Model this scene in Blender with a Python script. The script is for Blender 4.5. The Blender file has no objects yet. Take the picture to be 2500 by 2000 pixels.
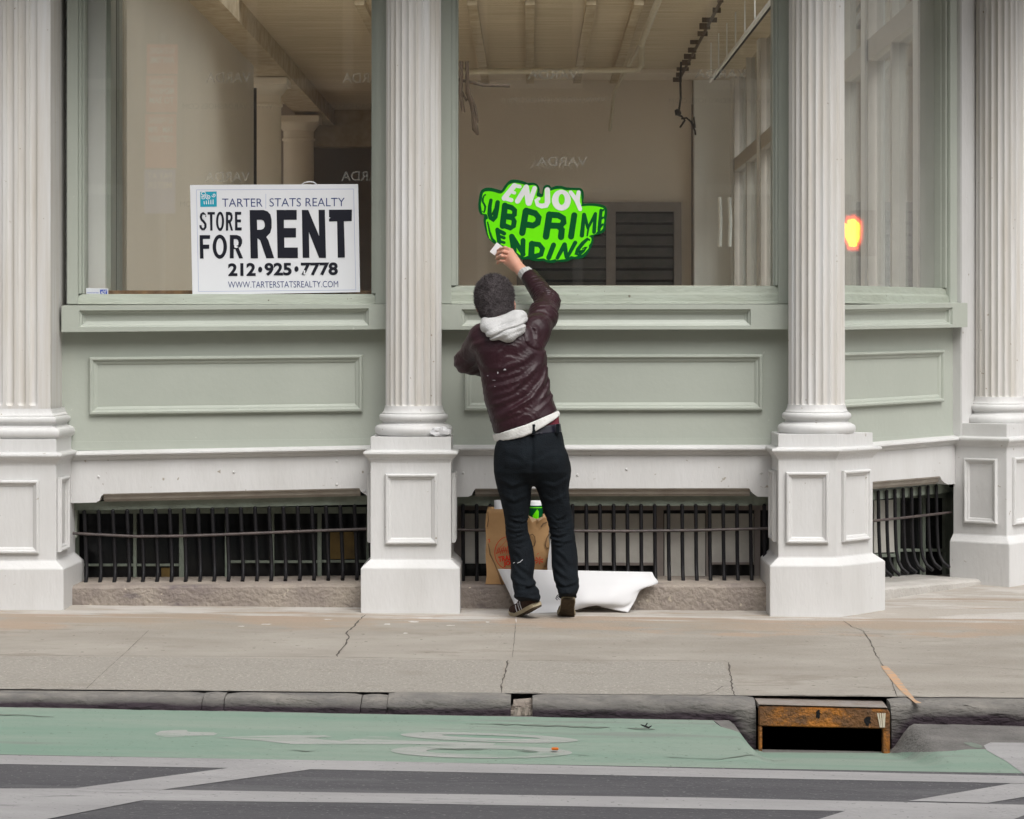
import bpy, bmesh, math, random
import numpy as np
from mathutils import Vector

random.seed(7)
rng = np.random.default_rng(7)
scene = bpy.context.scene
R = math.radians

# ------------------------------------------------------------------ camera
CAM_Y, CAM_Z, FPX, U0, V0 = -14.0, 1.374, 6580.0, 1294.0, 830.0   # in 2500 x 2000 photo pixels
cam_d = bpy.data.cameras.new('camera')
cam_d.sensor_width = 36.0
cam_d.lens = FPX / 2500.0 * 36.0
cam_d.shift_x = (1250.0 - U0) / 2500.0
cam_d.shift_y = -(1000.0 - V0) / 2500.0
cam_d.clip_start, cam_d.clip_end = 0.1, 1500.0
cam = bpy.data.objects.new('camera', cam_d)
cam.location = (0, CAM_Y, CAM_Z)
cam.rotation_euler = (R(90), 0, 0)
scene.collection.objects.link(cam)
scene.camera = cam

# ------------------------------------------------------------------ sky, sun, exposure
SUN_EL, SUN_AZ = 52.0, 24.0          # degrees; azimuth from straight behind the camera towards its right
world = bpy.data.worlds.new('World')
scene.world = world
world.use_nodes = True
wn, wl = world.node_tree.nodes, world.node_tree.links
bg = wn['Background']
sky = wn.new('ShaderNodeTexSky')
sky.sky_type = 'NISHITA'
sky.sun_disc = False
sky.sun_elevation = R(SUN_EL)
sky.sun_rotation = R(180 - SUN_AZ)
sky.air_density, sky.dust_density, sky.ozone_density = 1.0, 6.0, 0.6
hs = wn.new('ShaderNodeHueSaturation')      # overcast: almost no blue left in the sky
hs.inputs['Saturation'].default_value = 0.22
wl.new(sky.outputs[0], hs.inputs['Color'])
wl.new(hs.outputs[0], bg.inputs['Color'])
bg.inputs['Strength'].default_value = 0.15

sun_d = bpy.data.lights.new('sun', 'SUN')
sun_d.energy = 1.3
sun_d.angle = R(50)
sun_d.color = (1.0, 0.985, 0.965)
sun = bpy.data.objects.new('sun', sun_d)
sd = Vector((math.sin(R(SUN_AZ)) * math.cos(R(SUN_EL)), -math.cos(R(SUN_AZ)) * math.cos(R(SUN_EL)), math.sin(R(SUN_EL))))
sun.rotation_euler = sd.to_track_quat('Z', 'Y').to_euler()
sun.location = (3, -9, 14)
scene.collection.objects.link(sun)

vs = scene.view_settings
vs.view_transform, vs.look, vs.gamma, vs.use_curve_mapping = 'Standard', 'None', 1.0, False
vs.exposure = 0.22
scene.cycles.max_bounces = 10
scene.cycles.diffuse_bounces = 5
scene.cycles.transparent_max_bounces = 16
scene.cycles.use_denoising = True
scene.cycles.sample_clamp_indirect = 6.0

# ------------------------------------------------------------------ materials
def mat(name, col, rough=0.5, col2=None, nscale=6.0, namt=0.5, bump=0.0, bscale=60.0, spec=0.4,
        stretch=(1, 1, 1), metal=0.0, sharp=False, detail=6.0, wear=None, emit=None, speck=None):
    """Principled material: base colour drifting between two tones on object-space noise, with bump."""
    m = bpy.data.materials.new(name)
    m.use_nodes = True
    n, l = m.node_tree.nodes, m.node_tree.links
    p = n['Principled BSDF']
    p.inputs['Roughness'].default_value = rough
    p.inputs['Specular IOR Level'].default_value = spec
    p.inputs['Metallic'].default_value = metal
    tc = n.new('ShaderNodeTexCoord')
    mp = n.new('ShaderNodeMapping')
    mp.inputs['Scale'].default_value = stretch
    l.new(tc.outputs['Object'], mp.inputs[0])
    if col2 is None:
        col2 = tuple(c * 0.88 for c in col)
    nz = n.new('ShaderNodeTexNoise')
    nz.inputs['Scale'].default_value = nscale
    nz.inputs['Detail'].default_value = detail
    nz.inputs['Roughness'].default_value = 0.6
    l.new(mp.outputs[0], nz.inputs['Vector'])
    rp = n.new('ShaderNodeMapRange')
    lo, hi = (0.47, 0.56) if sharp else (0.3, 0.7)
    rp.inputs['From Min'].default_value, rp.inputs['From Max'].default_value = lo, hi
    rp.inputs['To Max'].default_value = namt
    l.new(nz.outputs['Fac'], rp.inputs['Value'])
    mx = n.new('ShaderNodeMix'); mx.data_type = 'RGBA'
    mx.inputs[6].default_value = (*col, 1); mx.inputs[7].default_value = (*col2, 1)
    l.new(rp.outputs[0], mx.inputs[0])
    last = mx.outputs[2]
    if speck:                                   # (colour, scale, amount 0..1): small flecks
        vz = n.new('ShaderNodeTexNoise'); vz.inputs['Scale'].default_value = speck[1]; vz.inputs['Detail'].default_value = 2.0
        l.new(tc.outputs['Object'], vz.inputs['Vector'])
        vr = n.new('ShaderNodeMapRange')
        vr.inputs['From Min'].default_value = 0.74 - 0.3 * speck[2]; vr.inputs['From Max'].default_value = 0.78 - 0.3 * speck[2]
        l.new(vz.outputs['Fac'], vr.inputs['Value'])
        m2 = n.new('ShaderNodeMix'); m2.data_type = 'RGBA'
        l.new(vr.outputs[0], m2.inputs[0]); l.new(last, m2.inputs[6]); m2.inputs[7].default_value = (*speck[0], 1)
        last = m2.outputs[2]
    if wear:                                    # (colour, scale, threshold, stretch, amount): worn or stained patches with their own outline
        wm = n.new('ShaderNodeMapping'); wm.inputs['Scale'].default_value = wear[3]; wm.inputs['Location'].default_value = (3.7, 1.3, 0.4)
        l.new(tc.outputs['Object'], wm.inputs[0])
        wz = n.new('ShaderNodeTexNoise'); wz.inputs['Scale'].default_value = wear[1]; wz.inputs['Detail'].default_value = 12; wz.inputs['Roughness'].default_value = 0.72
        l.new(wm.outputs[0], wz.inputs['Vector'])
        wr = n.new('ShaderNodeMapRange'); wr.inputs['From Min'].default_value = wear[2]; wr.inputs['From Max'].default_value = wear[2] + 0.07; wr.inputs['To Max'].default_value = wear[4]
        l.new(wz.outputs['Fac'], wr.inputs['Value'])
        m3 = n.new('ShaderNodeMix'); m3.data_type = 'RGBA'
        l.new(wr.outputs[0], m3.inputs[0]); l.new(last, m3.inputs[6]); m3.inputs[7].default_value = (*wear[0], 1); last = m3.outputs[2]
    l.new(last, p.inputs['Base Color'])
    if bump:
        b = n.new('ShaderNodeBump'); b.inputs['Strength'].default_value = bump; b.inputs['Distance'].default_value = 0.02
        bz = n.new('ShaderNodeTexNoise'); bz.inputs['Scale'].default_value = bscale; bz.inputs['Detail'].default_value = 4.0
        l.new(mp.outputs[0], bz.inputs['Vector'])
        l.new(bz.outputs['Fac'], b.inputs['Height']); l.new(b.outputs[0], p.inputs['Normal'])
    if emit:
        p.inputs['Emission Color'].default_value = (*emit[0], 1); p.inputs['Emission Strength'].default_value = emit[1]
    return m

def srgb(r, g, b):
    f = lambda c: (c / 255 / 12.92) if c <= 10 else (((c / 255) + 0.055) / 1.055) ** 2.4
    return (f(r), f(g), f(b))

M = {}
M['white'] = mat('white_paint', (0.645, 0.645, 0.64), 0.45, (0.53, 0.525, 0.51), 2.4, 0.7, 0.12, 30, 0.35, stretch=(1.6, 1.6, 0.5), detail=9, speck=((0.36, 0.33, 0.28), 30, 0.035))
M['column_white'] = mat('column_paint', (0.645, 0.642, 0.635), 0.48, (0.50, 0.46, 0.395), 5.0, 0.8, 0.08, 40, 0.3, stretch=(3.5, 3.5, 0.22), detail=9, speck=((0.33, 0.28, 0.22), 36, 0.02))
M['sage'] = mat('sage_green_paint', (0.43, 0.46, 0.405), 0.38, (0.37, 0.40, 0.35), 2.2, 0.6, 0.07, 30, 0.45, speck=((0.5, 0.53, 0.47), 40, 0.03))
M['sage_rough'] = mat('weathered_sage_paint', (0.40, 0.44, 0.375), 0.5, (0.30, 0.32, 0.26), 7.0, 0.6, 0.35, 26, 0.4, stretch=(0.5, 1, 2), speck=((0.16, 0.15, 0.12), 30, 0.09))
M['brownish'] = mat('brown_under_moulding_paint', (0.40, 0.37, 0.32), 0.55, (0.24, 0.20, 0.17), 9, 0.7, 0.3, 30, 0.3, stretch=(0.7, 1, 1))  # brownish paint of the moulding under the lintel plate
M['teal_trim'] = mat('old_green_trim', (0.25, 0.29, 0.24), 0.55, (0.13, 0.14, 0.11), 8, 0.7, 0.3, 30, 0.3)
M['sill_stone'] = mat('brownstone', (0.37, 0.325, 0.27), 0.85, (0.20, 0.168, 0.155), 4.0, 0.95, 0.7, 45, 0.2, detail=12, speck=((0.45, 0.40, 0.32), 34, 0.12), wear=((0.13, 0.11, 0.115), 4, 0.58, (0.6, 1, 1.5), 0.7))
M['sill_grey'] = mat('grey_painted_stone', (0.50, 0.48, 0.45), 0.75, (0.36, 0.34, 0.31), 5.5, 0.8, 0.4, 50, 0.25, detail=10)
M['iron'] = mat('black_iron', (0.006, 0.006, 0.008), 0.5, (0.014, 0.012, 0.012), 20, 0.6, 0.2, 80, 0.25)
M['rail_iron'] = mat('worn_rail_iron', (0.05, 0.042, 0.042), 0.5, (0.13, 0.10, 0.09), 18, 0.7, 0.2, 80, 0.4)
M['dark_glass'] = mat('basement_pane', (0.005, 0.006, 0.008), 0.12, (0.016, 0.015, 0.014), 4, 0.8, 0, 1, 0.2)
M['dark_void'] = mat('dark_void', (0.004, 0.004, 0.004), 0.95, None, 4, 0.2, 0, 1, 0.0)
M['amber'] = mat('amber_box', (0.16, 0.10, 0.025), 0.7, (0.05, 0.035, 0.015), 9, 0.8)
M['board'] = mat('pale_board', (0.62, 0.605, 0.55), 0.7, (0.42, 0.40, 0.37), 5, 0.8, 0.15, 30, 0.3)
M['rivet'] = M['white']

M['plaster'] = mat('interior_plaster', (0.80, 0.715, 0.62), 0.85, (0.72, 0.64, 0.55), 1.2, 0.6, 0.1, 20, 0.2)
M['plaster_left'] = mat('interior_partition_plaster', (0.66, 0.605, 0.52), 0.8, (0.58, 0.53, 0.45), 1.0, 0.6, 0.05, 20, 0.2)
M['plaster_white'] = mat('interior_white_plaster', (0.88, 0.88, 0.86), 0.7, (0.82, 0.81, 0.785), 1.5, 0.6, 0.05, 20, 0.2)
M['plaster_dark'] = mat('interior_dark_plaster', (0.46, 0.40, 0.355), 0.85, (0.38, 0.325, 0.285), 1.2, 0.6)  # darker plaster tone for the rear and left walls
M['ceiling'] = mat('tan_ceiling_lath', (0.80, 0.69, 0.53), 0.8, (0.46, 0.37, 0.25), 2.5, 0.8, 0.7, 9, 0.2, stretch=(0.35, 6, 1), detail=8)
M['ceiling_rib'] = mat('ceiling_rib_paint', (0.64, 0.54, 0.40), 0.8, (0.36, 0.28, 0.18), 5, 0.8, 0.3, 12, 0.2)
M['inner_column'] = mat('interior_column_paint', (0.86, 0.78, 0.66), 0.6, (0.76, 0.68, 0.56), 3, 0.6)
M['pipe'] = mat('cream_pipe_paint', (0.66, 0.60, 0.48), 0.5, (0.50, 0.43, 0.32), 8, 0.6)
M['mauve_wood'] = mat('mauve_grey_wood', (0.27, 0.235, 0.215), 0.6, (0.19, 0.16, 0.15), 6, 0.6)
M['louvre'] = mat('dusty_louvre_slat', (0.085, 0.075, 0.075), 0.35, (0.04, 0.05, 0.045), 7, 0.9)
M['side_frame'] = mat('dusty_side_frame', (0.60, 0.56, 0.51), 0.6, (0.48, 0.44, 0.40), 6, 0.6)
M['wood'] = mat('bare_wood_strip', (0.36, 0.21, 0.10), 0.8, (0.15, 0.08, 0.05), 20, 0.9)
M['floor'] = mat('interior_floor', (0.62, 0.56, 0.47), 0.6, (0.54, 0.48, 0.40), 3, 0.7)
M['wire'] = mat('dark_wire', (0.03, 0.025, 0.022), 0.6)
M['tube'] = mat('white_tube_paint', (0.85, 0.85, 0.82), 0.35)

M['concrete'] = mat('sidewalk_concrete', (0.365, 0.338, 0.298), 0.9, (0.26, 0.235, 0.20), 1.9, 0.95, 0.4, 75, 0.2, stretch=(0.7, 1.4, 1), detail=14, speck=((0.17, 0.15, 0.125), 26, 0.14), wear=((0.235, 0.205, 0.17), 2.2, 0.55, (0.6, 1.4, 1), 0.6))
M['aggregate'] = mat('exposed_aggregate_concrete', (0.35, 0.328, 0.292), 0.92, (0.245, 0.225, 0.195), 70, 0.9, 0.5, 85, 0.2, detail=4, speck=((0.50, 0.465, 0.41), 85, 0.26), wear=((0.25, 0.225, 0.19), 2.6, 0.56, (0.6, 1.4, 1), 0.5))
M['kerb'] = mat('kerb_stone', (0.26, 0.243, 0.215), 0.9, (0.12, 0.116, 0.114), 7, 0.95, 1.0, 38, 0.25, stretch=(0.6, 1, 1.5), detail=10)
M['kerb_dark'] = mat('dark_kerb_tone', (0.085, 0.07, 0.072), 0.9, (0.04, 0.035, 0.04), 10, 0.8, 0.6, 60, 0.2)
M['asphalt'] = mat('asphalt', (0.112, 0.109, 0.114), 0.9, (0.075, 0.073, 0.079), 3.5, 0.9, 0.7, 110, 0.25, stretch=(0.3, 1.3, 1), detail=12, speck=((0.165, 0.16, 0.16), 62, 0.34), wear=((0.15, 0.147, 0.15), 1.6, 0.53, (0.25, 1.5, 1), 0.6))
M['gutter'] = mat('gutter_patch', (0.20, 0.19, 0.178), 0.92, (0.115, 0.11, 0.104), 7, 0.9, 0.6, 70, 0.2, detail=10)
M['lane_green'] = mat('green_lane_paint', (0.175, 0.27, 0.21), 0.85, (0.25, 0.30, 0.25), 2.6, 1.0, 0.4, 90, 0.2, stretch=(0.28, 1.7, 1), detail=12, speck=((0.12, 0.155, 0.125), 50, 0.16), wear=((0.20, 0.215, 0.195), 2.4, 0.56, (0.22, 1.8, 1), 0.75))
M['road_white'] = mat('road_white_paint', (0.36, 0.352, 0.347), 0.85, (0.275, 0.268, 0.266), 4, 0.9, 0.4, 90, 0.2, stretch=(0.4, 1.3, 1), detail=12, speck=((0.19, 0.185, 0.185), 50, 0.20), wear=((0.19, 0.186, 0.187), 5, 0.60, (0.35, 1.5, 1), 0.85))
M['worn_white'] = mat('worn_symbol_paint', (0.37, 0.365, 0.35), 0.85, (0.24, 0.285, 0.24), 7, 0.75, 0.4, 90, 0.2, stretch=(0.35, 1.6, 1), detail=12, speck=((0.20, 0.26, 0.21), 50, 0.22), wear=((0.20, 0.27, 0.215), 5, 0.54, (0.35, 1.8, 1), 0.9))
M['crack'] = mat('crack_filling', (0.10, 0.082, 0.068), 0.95, (0.035, 0.028, 0.024), 30, 0.9)
M['orange_paint'] = mat('faded_orange_spray_paint', (0.50, 0.30, 0.17), 0.9, (0.37, 0.29, 0.22), 16, 0.95, sharp=True)
M['white_smear'] = mat('dried_white_paint_smear', (0.58, 0.565, 0.54), 0.8, (0.46, 0.43, 0.39), 9, 0.9)
M['tar_smear'] = mat('scuffed_lane_paint', (0.12, 0.15, 0.125), 0.9, (0.19, 0.22, 0.18), 40, 0.9)

def smear_concrete(m):
    """dried white paint and a rusty wash, scrubbed along the foot of the shop front"""
    n, l = m.node_tree.nodes, m.node_tree.links
    p = n['Principled BSDF']; src = p.inputs['Base Color'].links[0].from_socket
    ge = n.new('ShaderNodeNewGeometry'); sp_ = n.new('ShaderNodeSeparateXYZ'); l.new(ge.outputs['Position'], sp_.inputs[0])
    def band(lo, hi, scale, thr, col, amt):
        nonlocal src
        mp = n.new('ShaderNodeMapping'); mp.inputs['Scale'].default_value = scale; l.new(ge.outputs['Position'], mp.inputs[0])
        nz = n.new('ShaderNodeTexNoise'); nz.inputs['Scale'].default_value = 1.0; nz.inputs['Detail'].default_value = 8; nz.inputs['Roughness'].default_value = 0.65
        l.new(mp.outputs[0], nz.inputs['Vector'])
        r1 = n.new('ShaderNodeMapRange'); r1.inputs['From Min'].default_value = lo; r1.inputs['From Max'].default_value = hi; l.new(sp_.outputs['Y'], r1.inputs['Value'])
        ad = n.new('ShaderNodeMath'); ad.operation = 'MULTIPLY_ADD'; ad.inputs[1].default_value = 0.35; l.new(r1.outputs[0], ad.inputs[0]); l.new(nz.outputs['Fac'], ad.inputs[2])
        r2 = n.new('ShaderNodeMapRange'); r2.inputs['From Min'].default_value = thr; r2.inputs['From Max'].default_value = thr + 0.08; r2.inputs['To Max'].default_value = amt; l.new(ad.outputs[0], r2.inputs['Value'])
        mx = n.new('ShaderNodeMix'); mx.data_type = 'RGBA'; l.new(r2.outputs[0], mx.inputs[0]); l.new(src, mx.inputs[6]); mx.inputs[7].default_value = (*col, 1)
        src = mx.outputs[2]
    band(-1.5, -0.5, (1.1, 2.2, 1), 0.66, (0.36, 0.27, 0.20), 0.75)
    band(-0.95, -0.42, (1.0, 9, 1), 0.72, (0.50, 0.485, 0.46), 0.8)
    band(-2.0, -1.0, (1.4, 3, 1), 0.80, (0.30, 0.26, 0.21), 0.5)
    l.new(src, p.inputs['Base Color'])
smear_concrete(M['concrete'])
def darken_kerb_face(m):  # blends two darker tones in towards the foot of the kerb
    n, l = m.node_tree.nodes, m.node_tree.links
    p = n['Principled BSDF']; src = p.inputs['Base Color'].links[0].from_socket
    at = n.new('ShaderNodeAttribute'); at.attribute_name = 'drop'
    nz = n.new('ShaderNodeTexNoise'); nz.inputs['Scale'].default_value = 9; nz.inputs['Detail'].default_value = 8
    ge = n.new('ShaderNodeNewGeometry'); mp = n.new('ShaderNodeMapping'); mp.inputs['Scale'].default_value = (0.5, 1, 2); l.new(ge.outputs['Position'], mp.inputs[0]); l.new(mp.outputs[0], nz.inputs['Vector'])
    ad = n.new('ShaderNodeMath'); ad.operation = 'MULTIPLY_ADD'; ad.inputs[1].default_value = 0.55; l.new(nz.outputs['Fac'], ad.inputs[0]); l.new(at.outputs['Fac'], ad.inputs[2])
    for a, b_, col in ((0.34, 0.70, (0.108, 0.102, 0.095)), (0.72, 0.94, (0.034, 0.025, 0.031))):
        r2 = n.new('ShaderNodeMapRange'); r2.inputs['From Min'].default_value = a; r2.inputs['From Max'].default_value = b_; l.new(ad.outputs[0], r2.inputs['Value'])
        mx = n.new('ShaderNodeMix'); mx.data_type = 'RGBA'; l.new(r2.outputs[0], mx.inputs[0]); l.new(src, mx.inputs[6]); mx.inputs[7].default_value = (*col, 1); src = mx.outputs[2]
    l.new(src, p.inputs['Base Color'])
darken_kerb_face(M['kerb'])

def bsdf_mat(name):
    m = bpy.data.materials.new(name); m.use_nodes = True
    n, l = m.node_tree.nodes, m.node_tree.links
    for x in list(n):
        if x.type != 'OUTPUT_MATERIAL': n.remove(x)
    return m, n, l, [x for x in n if x.type == 'OUTPUT_MATERIAL'][0]

def glass_mat(name, dust=0.03, tint=(0.965, 0.97, 0.96)):
    m, n, l, out = bsdf_mat(name)
    tr = n.new('ShaderNodeBsdfTransparent'); tr.inputs[0].default_value = (*tint, 1)
    gl = n.new('ShaderNodeBsdfGlossy'); gl.inputs['Roughness'].default_value = 0.015
    lw = n.new('ShaderNodeLayerWeight'); lw.inputs['Blend'].default_value = 0.5
    pw = n.new('ShaderNodeMath'); pw.operation = 'POWER'; pw.inputs[1].default_value = 5.0
    l.new(lw.outputs['Facing'], pw.inputs[0])
    fr = n.new('ShaderNodeMapRange'); fr.inputs['To Min'].default_value = 0.095; l.new(pw.outputs[0], fr.inputs['Value'])
    mx = n.new('ShaderNodeMixShader')
    l.new(fr.outputs[0], mx.inputs[0]); l.new(tr.outputs[0], mx.inputs[1]); l.new(gl.outputs[0], mx.inputs[2])
    df = n.new('ShaderNodeBsdfDiffuse'); df.inputs[0].default_value = (0.72, 0.71, 0.68, 1)
    tc = n.new('ShaderNodeTexCoord'); nz = n.new('ShaderNodeTexNoise')
    mp = n.new('ShaderNodeMapping'); mp.inputs['Scale'].default_value = (1, 1, 0.6)
    l.new(tc.outputs['Object'], mp.inputs[0]); l.new(mp.outputs[0], nz.inputs['Vector'])
    nz.inputs['Scale'].default_value = 2.2; nz.inputs['Detail'].default_value = 9
    mr = n.new('ShaderNodeMapRange'); mr.inputs['From Min'].default_value = 0.35; mr.inputs['From Max'].default_value = 0.75
    mr.inputs['To Min'].default_value = dust * 0.5; mr.inputs['To Max'].default_value = dust * 1.6
    l.new(nz.outputs['Fac'], mr.inputs['Value'])
    m2 = n.new('ShaderNodeMixShader')
    l.new(mr.outputs[0], m2.inputs[0]); l.new(mx.outputs[0], m2.inputs[1]); l.new(df.outputs[0], m2.inputs[2])
    l.new(m2.outputs[0], out.inputs[0])
    return m
M['glass'] = glass_mat('shop_glass', 0.013)
M['glass_hazy'] = glass_mat('hazy_shop_glass', 0.10)
M['glass_side'] = glass_mat('side_window_glass', 0.05, (0.93, 0.96, 0.945))

def film_mat(name, col, fac):
    """thin translucent lettering film: part diffuse, part clear"""
    m, n, l, out = bsdf_mat(name)
    tr = n.new('ShaderNodeBsdfTransparent'); df = n.new('ShaderNodeBsdfDiffuse'); df.inputs[0].default_value = (*col, 1)
    mx = n.new('ShaderNodeMixShader'); mx.inputs[0].default_value = fac
    l.new(tr.outputs[0], mx.inputs[1]); l.new(df.outputs[0], mx.inputs[2]); l.new(mx.outputs[0], out.inputs[0])
    return m
M['film'] = film_mat('worn_frosted_lettering', (0.80, 0.78, 0.74), 0.24)
M['film_faint'] = film_mat('faint_lettering_and_ghost', (0.80, 0.78, 0.74), 0.10)

# ------------------------------------------------------------------ pixel -> place
def P(u, v, Y):
    Z = Y - CAM_Y
    return ((u - U0) / FPX * Z, CAM_Z - (v - V0) / FPX * Z)
def W(u, v, Y):
    x, z = P(u, v, Y)
    return Vector((x, Y, z))

class Frame:
    """plan frame of one bay: s runs along the wall, d points out to the street, z is up"""
    def __init__(f, o, t, n):
        f.o, f.t, f.n = Vector((o[0], o[1])), Vector(t), Vector(n)
    def w(f, s, d, z):
        q = f.o + f.t * s + f.n * d
        return Vector((q.x, q.y, z))
    def px(f, u, v, d=0.0):
        o = f.o + f.n * d
        k = (u - U0) / FPX                       # X = k * (Y + 14) on this ray
        s = (k * (o.y - CAM_Y) - o.x) / (f.t.x - k * f.t.y)
        q = o + f.t * s
        Z = q.y - CAM_Y
        return (s, CAM_Z - (v - V0) / FPX * Z)
FA = Frame((0, 0), (1, 0), (0, -1))
TH = R(50.5)
FB = Frame((1.355, 0), (math.cos(TH), math.sin(TH)), (math.sin(TH), -math.cos(TH)))

# ------------------------------------------------------------------ objects
WORLD_LOC = {}
def link(o):
    scene.collection.objects.link(o); return o
def tag(o, label=None, cat=None, group=None, kind=None):
    if label: o['label'] = label
    if cat: o['category'] = cat
    if group: o['group'] = group
    if kind: o['kind'] = kind
    return o
def thing(name, loc, label, cat, group=None):
    o = link(bpy.data.objects.new(name, None)); o.location = loc; o.empty_display_size = 0.1
    WORLD_LOC[o.name] = Vector(loc)
    return tag(o, label, cat, group)

class MB:
    def __init__(b):
        b.v, b.f = [], []
    def add(b, vs_, fs):
        k = len(b.v); b.v += [Vector(x) for x in vs_]; b.f += [tuple(i + k for i in q) for q in fs]
        return b
    def quad(b, *p):
        return b.add(p, [tuple(range(len(p)))])
    def box(b, x0, x1, y0, y1, z0, z1):
        return b.add([(x, y, z) for z in (z0, z1) for y in (y0, y1) for x in (x0, x1)],
                     [(0, 2, 3, 1), (4, 5, 7, 6), (0, 1, 5, 4), (2, 6, 7, 3), (0, 4, 6, 2), (1, 3, 7, 5)])
    def fbox(b, F, s0, s1, d0, d1, z0, z1):
        return b.add([F.w(s, d, z) for z in (z0, z1) for d in (d0, d1) for s in (s0, s1)],
                     [(0, 1, 3, 2), (4, 6, 7, 5), (0, 4, 5, 1), (2, 3, 7, 6), (0, 2, 6, 4), (1, 5, 7, 3)])
    def slab4(b, F, c, d0, d1):
        """c: 4 corners (s,z) counter-clockwise seen from the street; solid from d0 (back) to d1 (front)"""
        return b.prism([F.w(s, d0, z) for s, z in c], [F.w(s, d1, z) for s, z in c])
    def prism(b, back, front):
        n = len(back)
        b.add(list(back) + list(front), [tuple(range(n))[::-1], tuple(range(n, 2 * n))] +
              [(i, (i + 1) % n, n + (i + 1) % n, n + i) for i in range(n)])
        return b
    def loft(b, rings, closed=True, caps=True):
        n = len(rings[0]); k = len(b.v)
        for r in rings: b.v += [Vector(x) for x in r]
        for i in range(len(rings) - 1):
            for j in range(n if closed else n - 1):
                a, c = k + i * n + j, k + i * n + (j + 1) % n
                b.f.append((a, c, c + n, a + n))
        if caps and closed:
            b.f.append(tuple(range(k, k + n))[::-1]); b.f.append(tuple(range(k + (len(rings) - 1) * n, k + len(rings) * n)))
        return b
    def tube(b, pts, r, n=8, caps=True):
        pts = [Vector(p) for p in pts]; rings = []
        rr = r if isinstance(r, (list, tuple)) else [r] * len(pts)
        up = None
        for i, p in enumerate(pts):
            t = (pts[min(i + 1, len(pts) - 1)] - pts[max(i - 1, 0)]).normalized()
            if up is None:
                up = t.orthogonal().normalized()
            up = (up - t * up.dot(t)).normalized(); sd_ = t.cross(up)
            rings.append([p + (up * math.cos(2 * math.pi * j / n) + sd_ * math.sin(2 * math.pi * j / n)) * rr[i] for j in range(n)])
        return b.loft(rings, True, caps)
    def lathe(b, c, prof, n=48, a0=0.0, a1=2 * math.pi):
        rings = []
        for r, z in prof:
            rings.append([(c[0] + r * math.cos(2 * math.pi * j / n), c[1] + r * math.sin(2 * math.pi * j / n), z) for j in range(n)])
        return b.loft(rings)
    def mould(b, F, L, Rr, prof):
        """profile [(d, dz)] swept straight from L=(s,z) to Rr=(s,z), ends closed"""
        a = [F.w(L[0], d, L[1] + dz) for d, dz in prof]; c = [F.w(Rr[0], d, Rr[1] + dz) for d, dz in prof]
        return b.prism(a, c)
    def ring4(b, F, outer, inner, d):
        b.add([F.w(s, d, z) for s, z in outer] + [F.w(s, d, z) for s, z in inner],
              [(i, (i + 1) % 4, 4 + (i + 1) % 4, 4 + i) for i in range(4)])
        return b
    def panel(b, F, c, prof, fill=None):
        """mitred moulding round the quad c (bl, br, tr, tl): profile [(inset, d)]; fill = d of the field"""
        sg = [(1, 1), (-1, 1), (-1, -1), (1, -1)]
        rings = [[F.w(s + sx * w, d, z + sz * w) for (s, z), (sx, sz) in zip(c, sg)] for w, d in prof]
        b.loft(rings, True, False)
        if fill is not None:
            w = prof[-1][0]
            b.quad(*[F.w(s + sx * w, fill, z + sz * w) for (s, z), (sx, sz) in zip(c, sg)])
        return b
    def build(b, name, m, parent=None, smooth=None, bevel=0.0, origin=None):
        me = bpy.data.meshes.new(name)
        if parent is not None:
            org = WORLD_LOC[parent.name]
        elif origin is not None:
            org = Vector(origin)
        else:
            a = np.array([tuple(x) for x in b.v]); mn, mxx = a.min(0), a.max(0)
            org = Vector(((mn[0] + mxx[0]) / 2, (mn[1] + mxx[1]) / 2, mn[2]))
        me.from_pydata([tuple(x - org) for x in b.v], [], b.f)
        bm = bmesh.new(); bm.from_mesh(me)
        bmesh.ops.remove_doubles(bm, verts=bm.verts, dist=1e-5)
        bmesh.ops.recalc_face_normals(bm, faces=bm.faces)
        if bevel:
            ed = [e for e in bm.edges if e.is_manifold and e.calc_face_angle(0) > 0.6]
            bmesh.ops.bevel(bm, geom=ed, offset=bevel, segments=2, affect='EDGES', clamp_overlap=True)
        bm.to_mesh(me); bm.free()
        return finish(me, name, m, parent, smooth, org)

def finish(me, name, m, parent, smooth, org):
    for mm in (m if isinstance(m, list) else [m]):
        me.materials.append(mm)
    if smooth is not None:
        for p in me.polygons: p.use_smooth = True
        me.set_sharp_from_angle(angle=R(smooth))
    o = link(bpy.data.objects.new(name, me))
    if parent is not None:
        o.parent = parent; WORLD_LOC[o.name] = WORLD_LOC[parent.name]
    else:
        o.location = org; WORLD_LOC[o.name] = Vector(org)
    return o

# ---- flat writing: loops -> filled mesh, text -> filled mesh, both in (a, b) plane coordinates
def fill_loops(loops):
    cu = bpy.data.curves.new('tmp', 'CURVE'); cu.dimensions = '2D'; cu.fill_mode = 'BOTH'
    for lp in loops:
        sp = cu.splines.new('POLY'); sp.points.add(len(lp) - 1); sp.use_cyclic_u = True
        for p, q in zip(sp.points, lp): p.co = (q[0], q[1], 0, 1)
    return curve_polys(cu)
def curve_polys(cu):
    o = bpy.data.objects.new('tmp', cu); link(o)
    bpy.context.view_layer.update()
    ev = o.evaluated_get(bpy.context.evaluated_depsgraph_get())
    me = bpy.data.meshes.new_from_object(ev)
    vv = [(x.co.x, x.co.y) for x in me.vertices]; ff = [tuple(p.vertices) for p in me.polygons]
    bpy.data.objects.remove(o); bpy.data.curves.remove(cu); bpy.data.meshes.remove(me)
    return vv, ff
def text_polys(txt, bold=0.0, shear=0.0, space=1.0):
    cu = bpy.data.curves.new('tmp', 'FONT'); cu.body = txt; cu.fill_mode = 'FRONT'; cu.resolution_u = 4
    cu.offset = bold; cu.shear = shear; cu.space_character = space
    return curve_polys(cu)
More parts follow.
